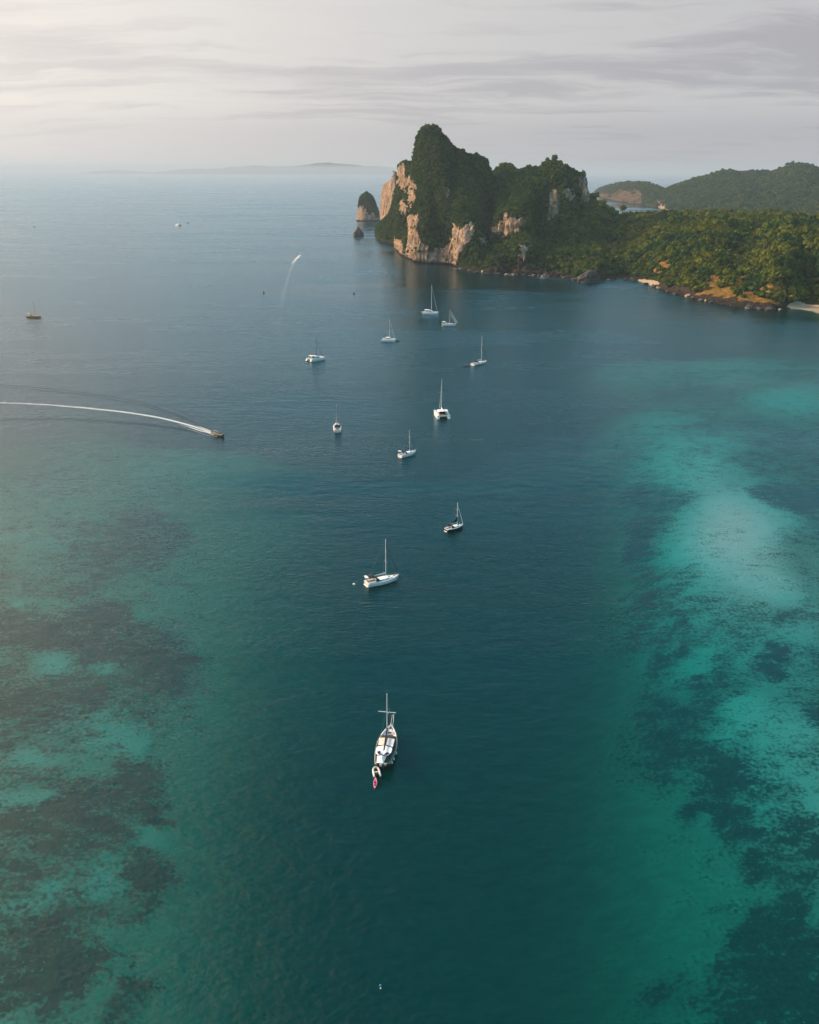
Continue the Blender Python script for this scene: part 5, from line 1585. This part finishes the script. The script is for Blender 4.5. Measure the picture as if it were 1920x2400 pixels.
# ---------------------------------------------------------------- wakes
mfoam, t = material('foam')
pos = t.n('ShaderNodeNewGeometry').outputs['Position']
fa = t.n('ShaderNodeAttribute', dict(attribute_name='foam')).outputs['Fac']
nz = t.math('ADD', t.math('MULTIPLY', t.noise(pos, 0.55, 4.0, 0.65), .6), t.math('MULTIPLY', t.noise(pos, 2.2, 3.0, 0.6), .4))
cov = t.ramp(t.math('ADD', nz, t.math('SUBTRACT', fa, 1.0)), -.12, .22)
t.n('ShaderNodeOutputMaterial', Surface=t.n('ShaderNodeMixShader', i0=t.math('MULTIPLY', cov, .66), i1=t.n('ShaderNodeBsdfTransparent'), i2=t.n('ShaderNodeBsdfDiffuse', Color=(0.74, 0.78, 0.80))))
mwave, t = material('wake_wave')
pos = t.n('ShaderNodeNewGeometry').outputs['Position']
bmp = t.n('ShaderNodeBump', Strength=1.0, Distance=1.0, Height=t.math('MULTIPLY', t.noise(pos, 0.5, 3.0), .18))
fr = t.n('ShaderNodeFresnel', IOR=1.33, Normal=bmp)
t.n('ShaderNodeOutputMaterial', Surface=t.n('ShaderNodeMixShader', i0=fr, i1=t.n('ShaderNodeBsdfTransparent', Color=(.86, .88, .88)), i2=t.n('ShaderNodeBsdfGlossy', Color=(.50, .68, .76), Roughness=.25, Normal=bmp)))
def dense(pts, n=60):
    P_ = np.array([tuple(ground(*p)) for p in pts])
    d = np.concatenate([[0], np.cumsum(np.linalg.norm(np.diff(P_, axis=0), axis=1))])
    q = np.linspace(0, d[-1], n)
    R = np.stack([np.interp(q, d, P_[:, k]) for k in range(3)], -1)
    for _ in range(6): R[1:-1] = .25 * R[:-2] + .5 * R[1:-1] + .25 * R[2:]
    return R, q
def strip(name, pts, w0, w1, f0, f1, z, n=70, ridge=0.0, mat=None, fade=1.0):
    R, q = dense(pts, n)
    T = np.gradient(R, axis=0); T /= np.linalg.norm(T, axis=1, keepdims=True)
    Nn = np.stack([-T[:, 1], T[:, 0], 0 * T[:, 0]], -1)
    V, A_ = [], []
    K = (-1, -.5, 0, .5, 1)
    for i in range(n):
        u = i / (n - 1); w_ = w0 + (w1 - w0) * u
        for k in K:
            p = R[i] + Nn[i] * w_ * k
            V.append((p[0], p[1], z + ridge * (1 - abs(k)) * (1 - u * .55)))
            A_.append((f0 + (f1 - f0) * u ** fade) * (1 - abs(k) ** 2.2))
    o_ = mesh_np(name, np.array(V), grid_faces(n, 5), mat or mfoam, dict(foam=np.array(A_)))
    tag(o_, kind='stuff')
    return o_
main = [(503, 1018), (485, 1010), (455, 1000), (420, 990), (370, 978), (300, 967), (200, 956), (100, 948), (0, 944), (-150, 940)]
strip('wake_foam', main, 1.0, 4.2, 1.08, .52, .05, 90, fade=.5)
strip('wake_foam', [(503, 1020), (488, 1014), (470, 1010), (450, 1003), (420, 995)], .8, 1.2, 1.1, .5, .06, 50)
strip('wake_foam', [(508, 1023), (492, 1021), (478, 1018), (455, 1010), (430, 1003)], .6, .8, 1.15, .45, .06, 50)
strip('wake_foam', [(503, 1014), (488, 1008), (470, 1001), (440, 992)], .6, 1.0, 1.0, .4, .06, 40)
for off in (0, 5.5):
    strip('wake_ripple', [(498, 1010 - off * .2), (470, 998 - off * .5), (430, 978 - off * .6), (330, 947 - off), (200, 924 - off), (100, 914 - off), (0, 906 - off), (-100, 900 - off)], .5, 1.1, 0, 0, .03, 90, ridge=.14, mat=mwave)
    strip('wake_ripple', [(505, 1023 + off * .2), (470, 1014 + off * .3), (440, 1006 + off * .4), (350, 993 + off * .6), (250, 985 + off * .6), (150, 979 + off * .7), (0, 980 + off * .7), (-100, 982 + off)], .5, 1.0, 0, 0, .03, 90, ridge=.15, mat=mwave)
strip('wake_foam', [(704, 597), (700, 601), (694, 607), (688, 614), (682, 622)], 2.2, 6.5, 1.1, .42, .06, 40, fade=.8)
strip('wake_foam', [(690, 613), (678, 640), (666, 680), (656, 730), (650, 800)], 4.0, 7.0, .50, .38, .05, 60)
# thin surf along the foot of the cliffs
for a_, b_ in (((1062, 628), (1078, 631)), ((1108, 637), (1122, 638)), ((1136, 640), (1146, 640)), ((1188, 644), (1204, 645)), ((1238, 645), (1254, 647)), ((1272, 649), (1286, 650))):
    strip('surf', [a_, ((a_[0] + b_[0]) / 2, (a_[1] + b_[1]) / 2 + .6), b_], .7, .7, 1.0, .8, .08, 14)
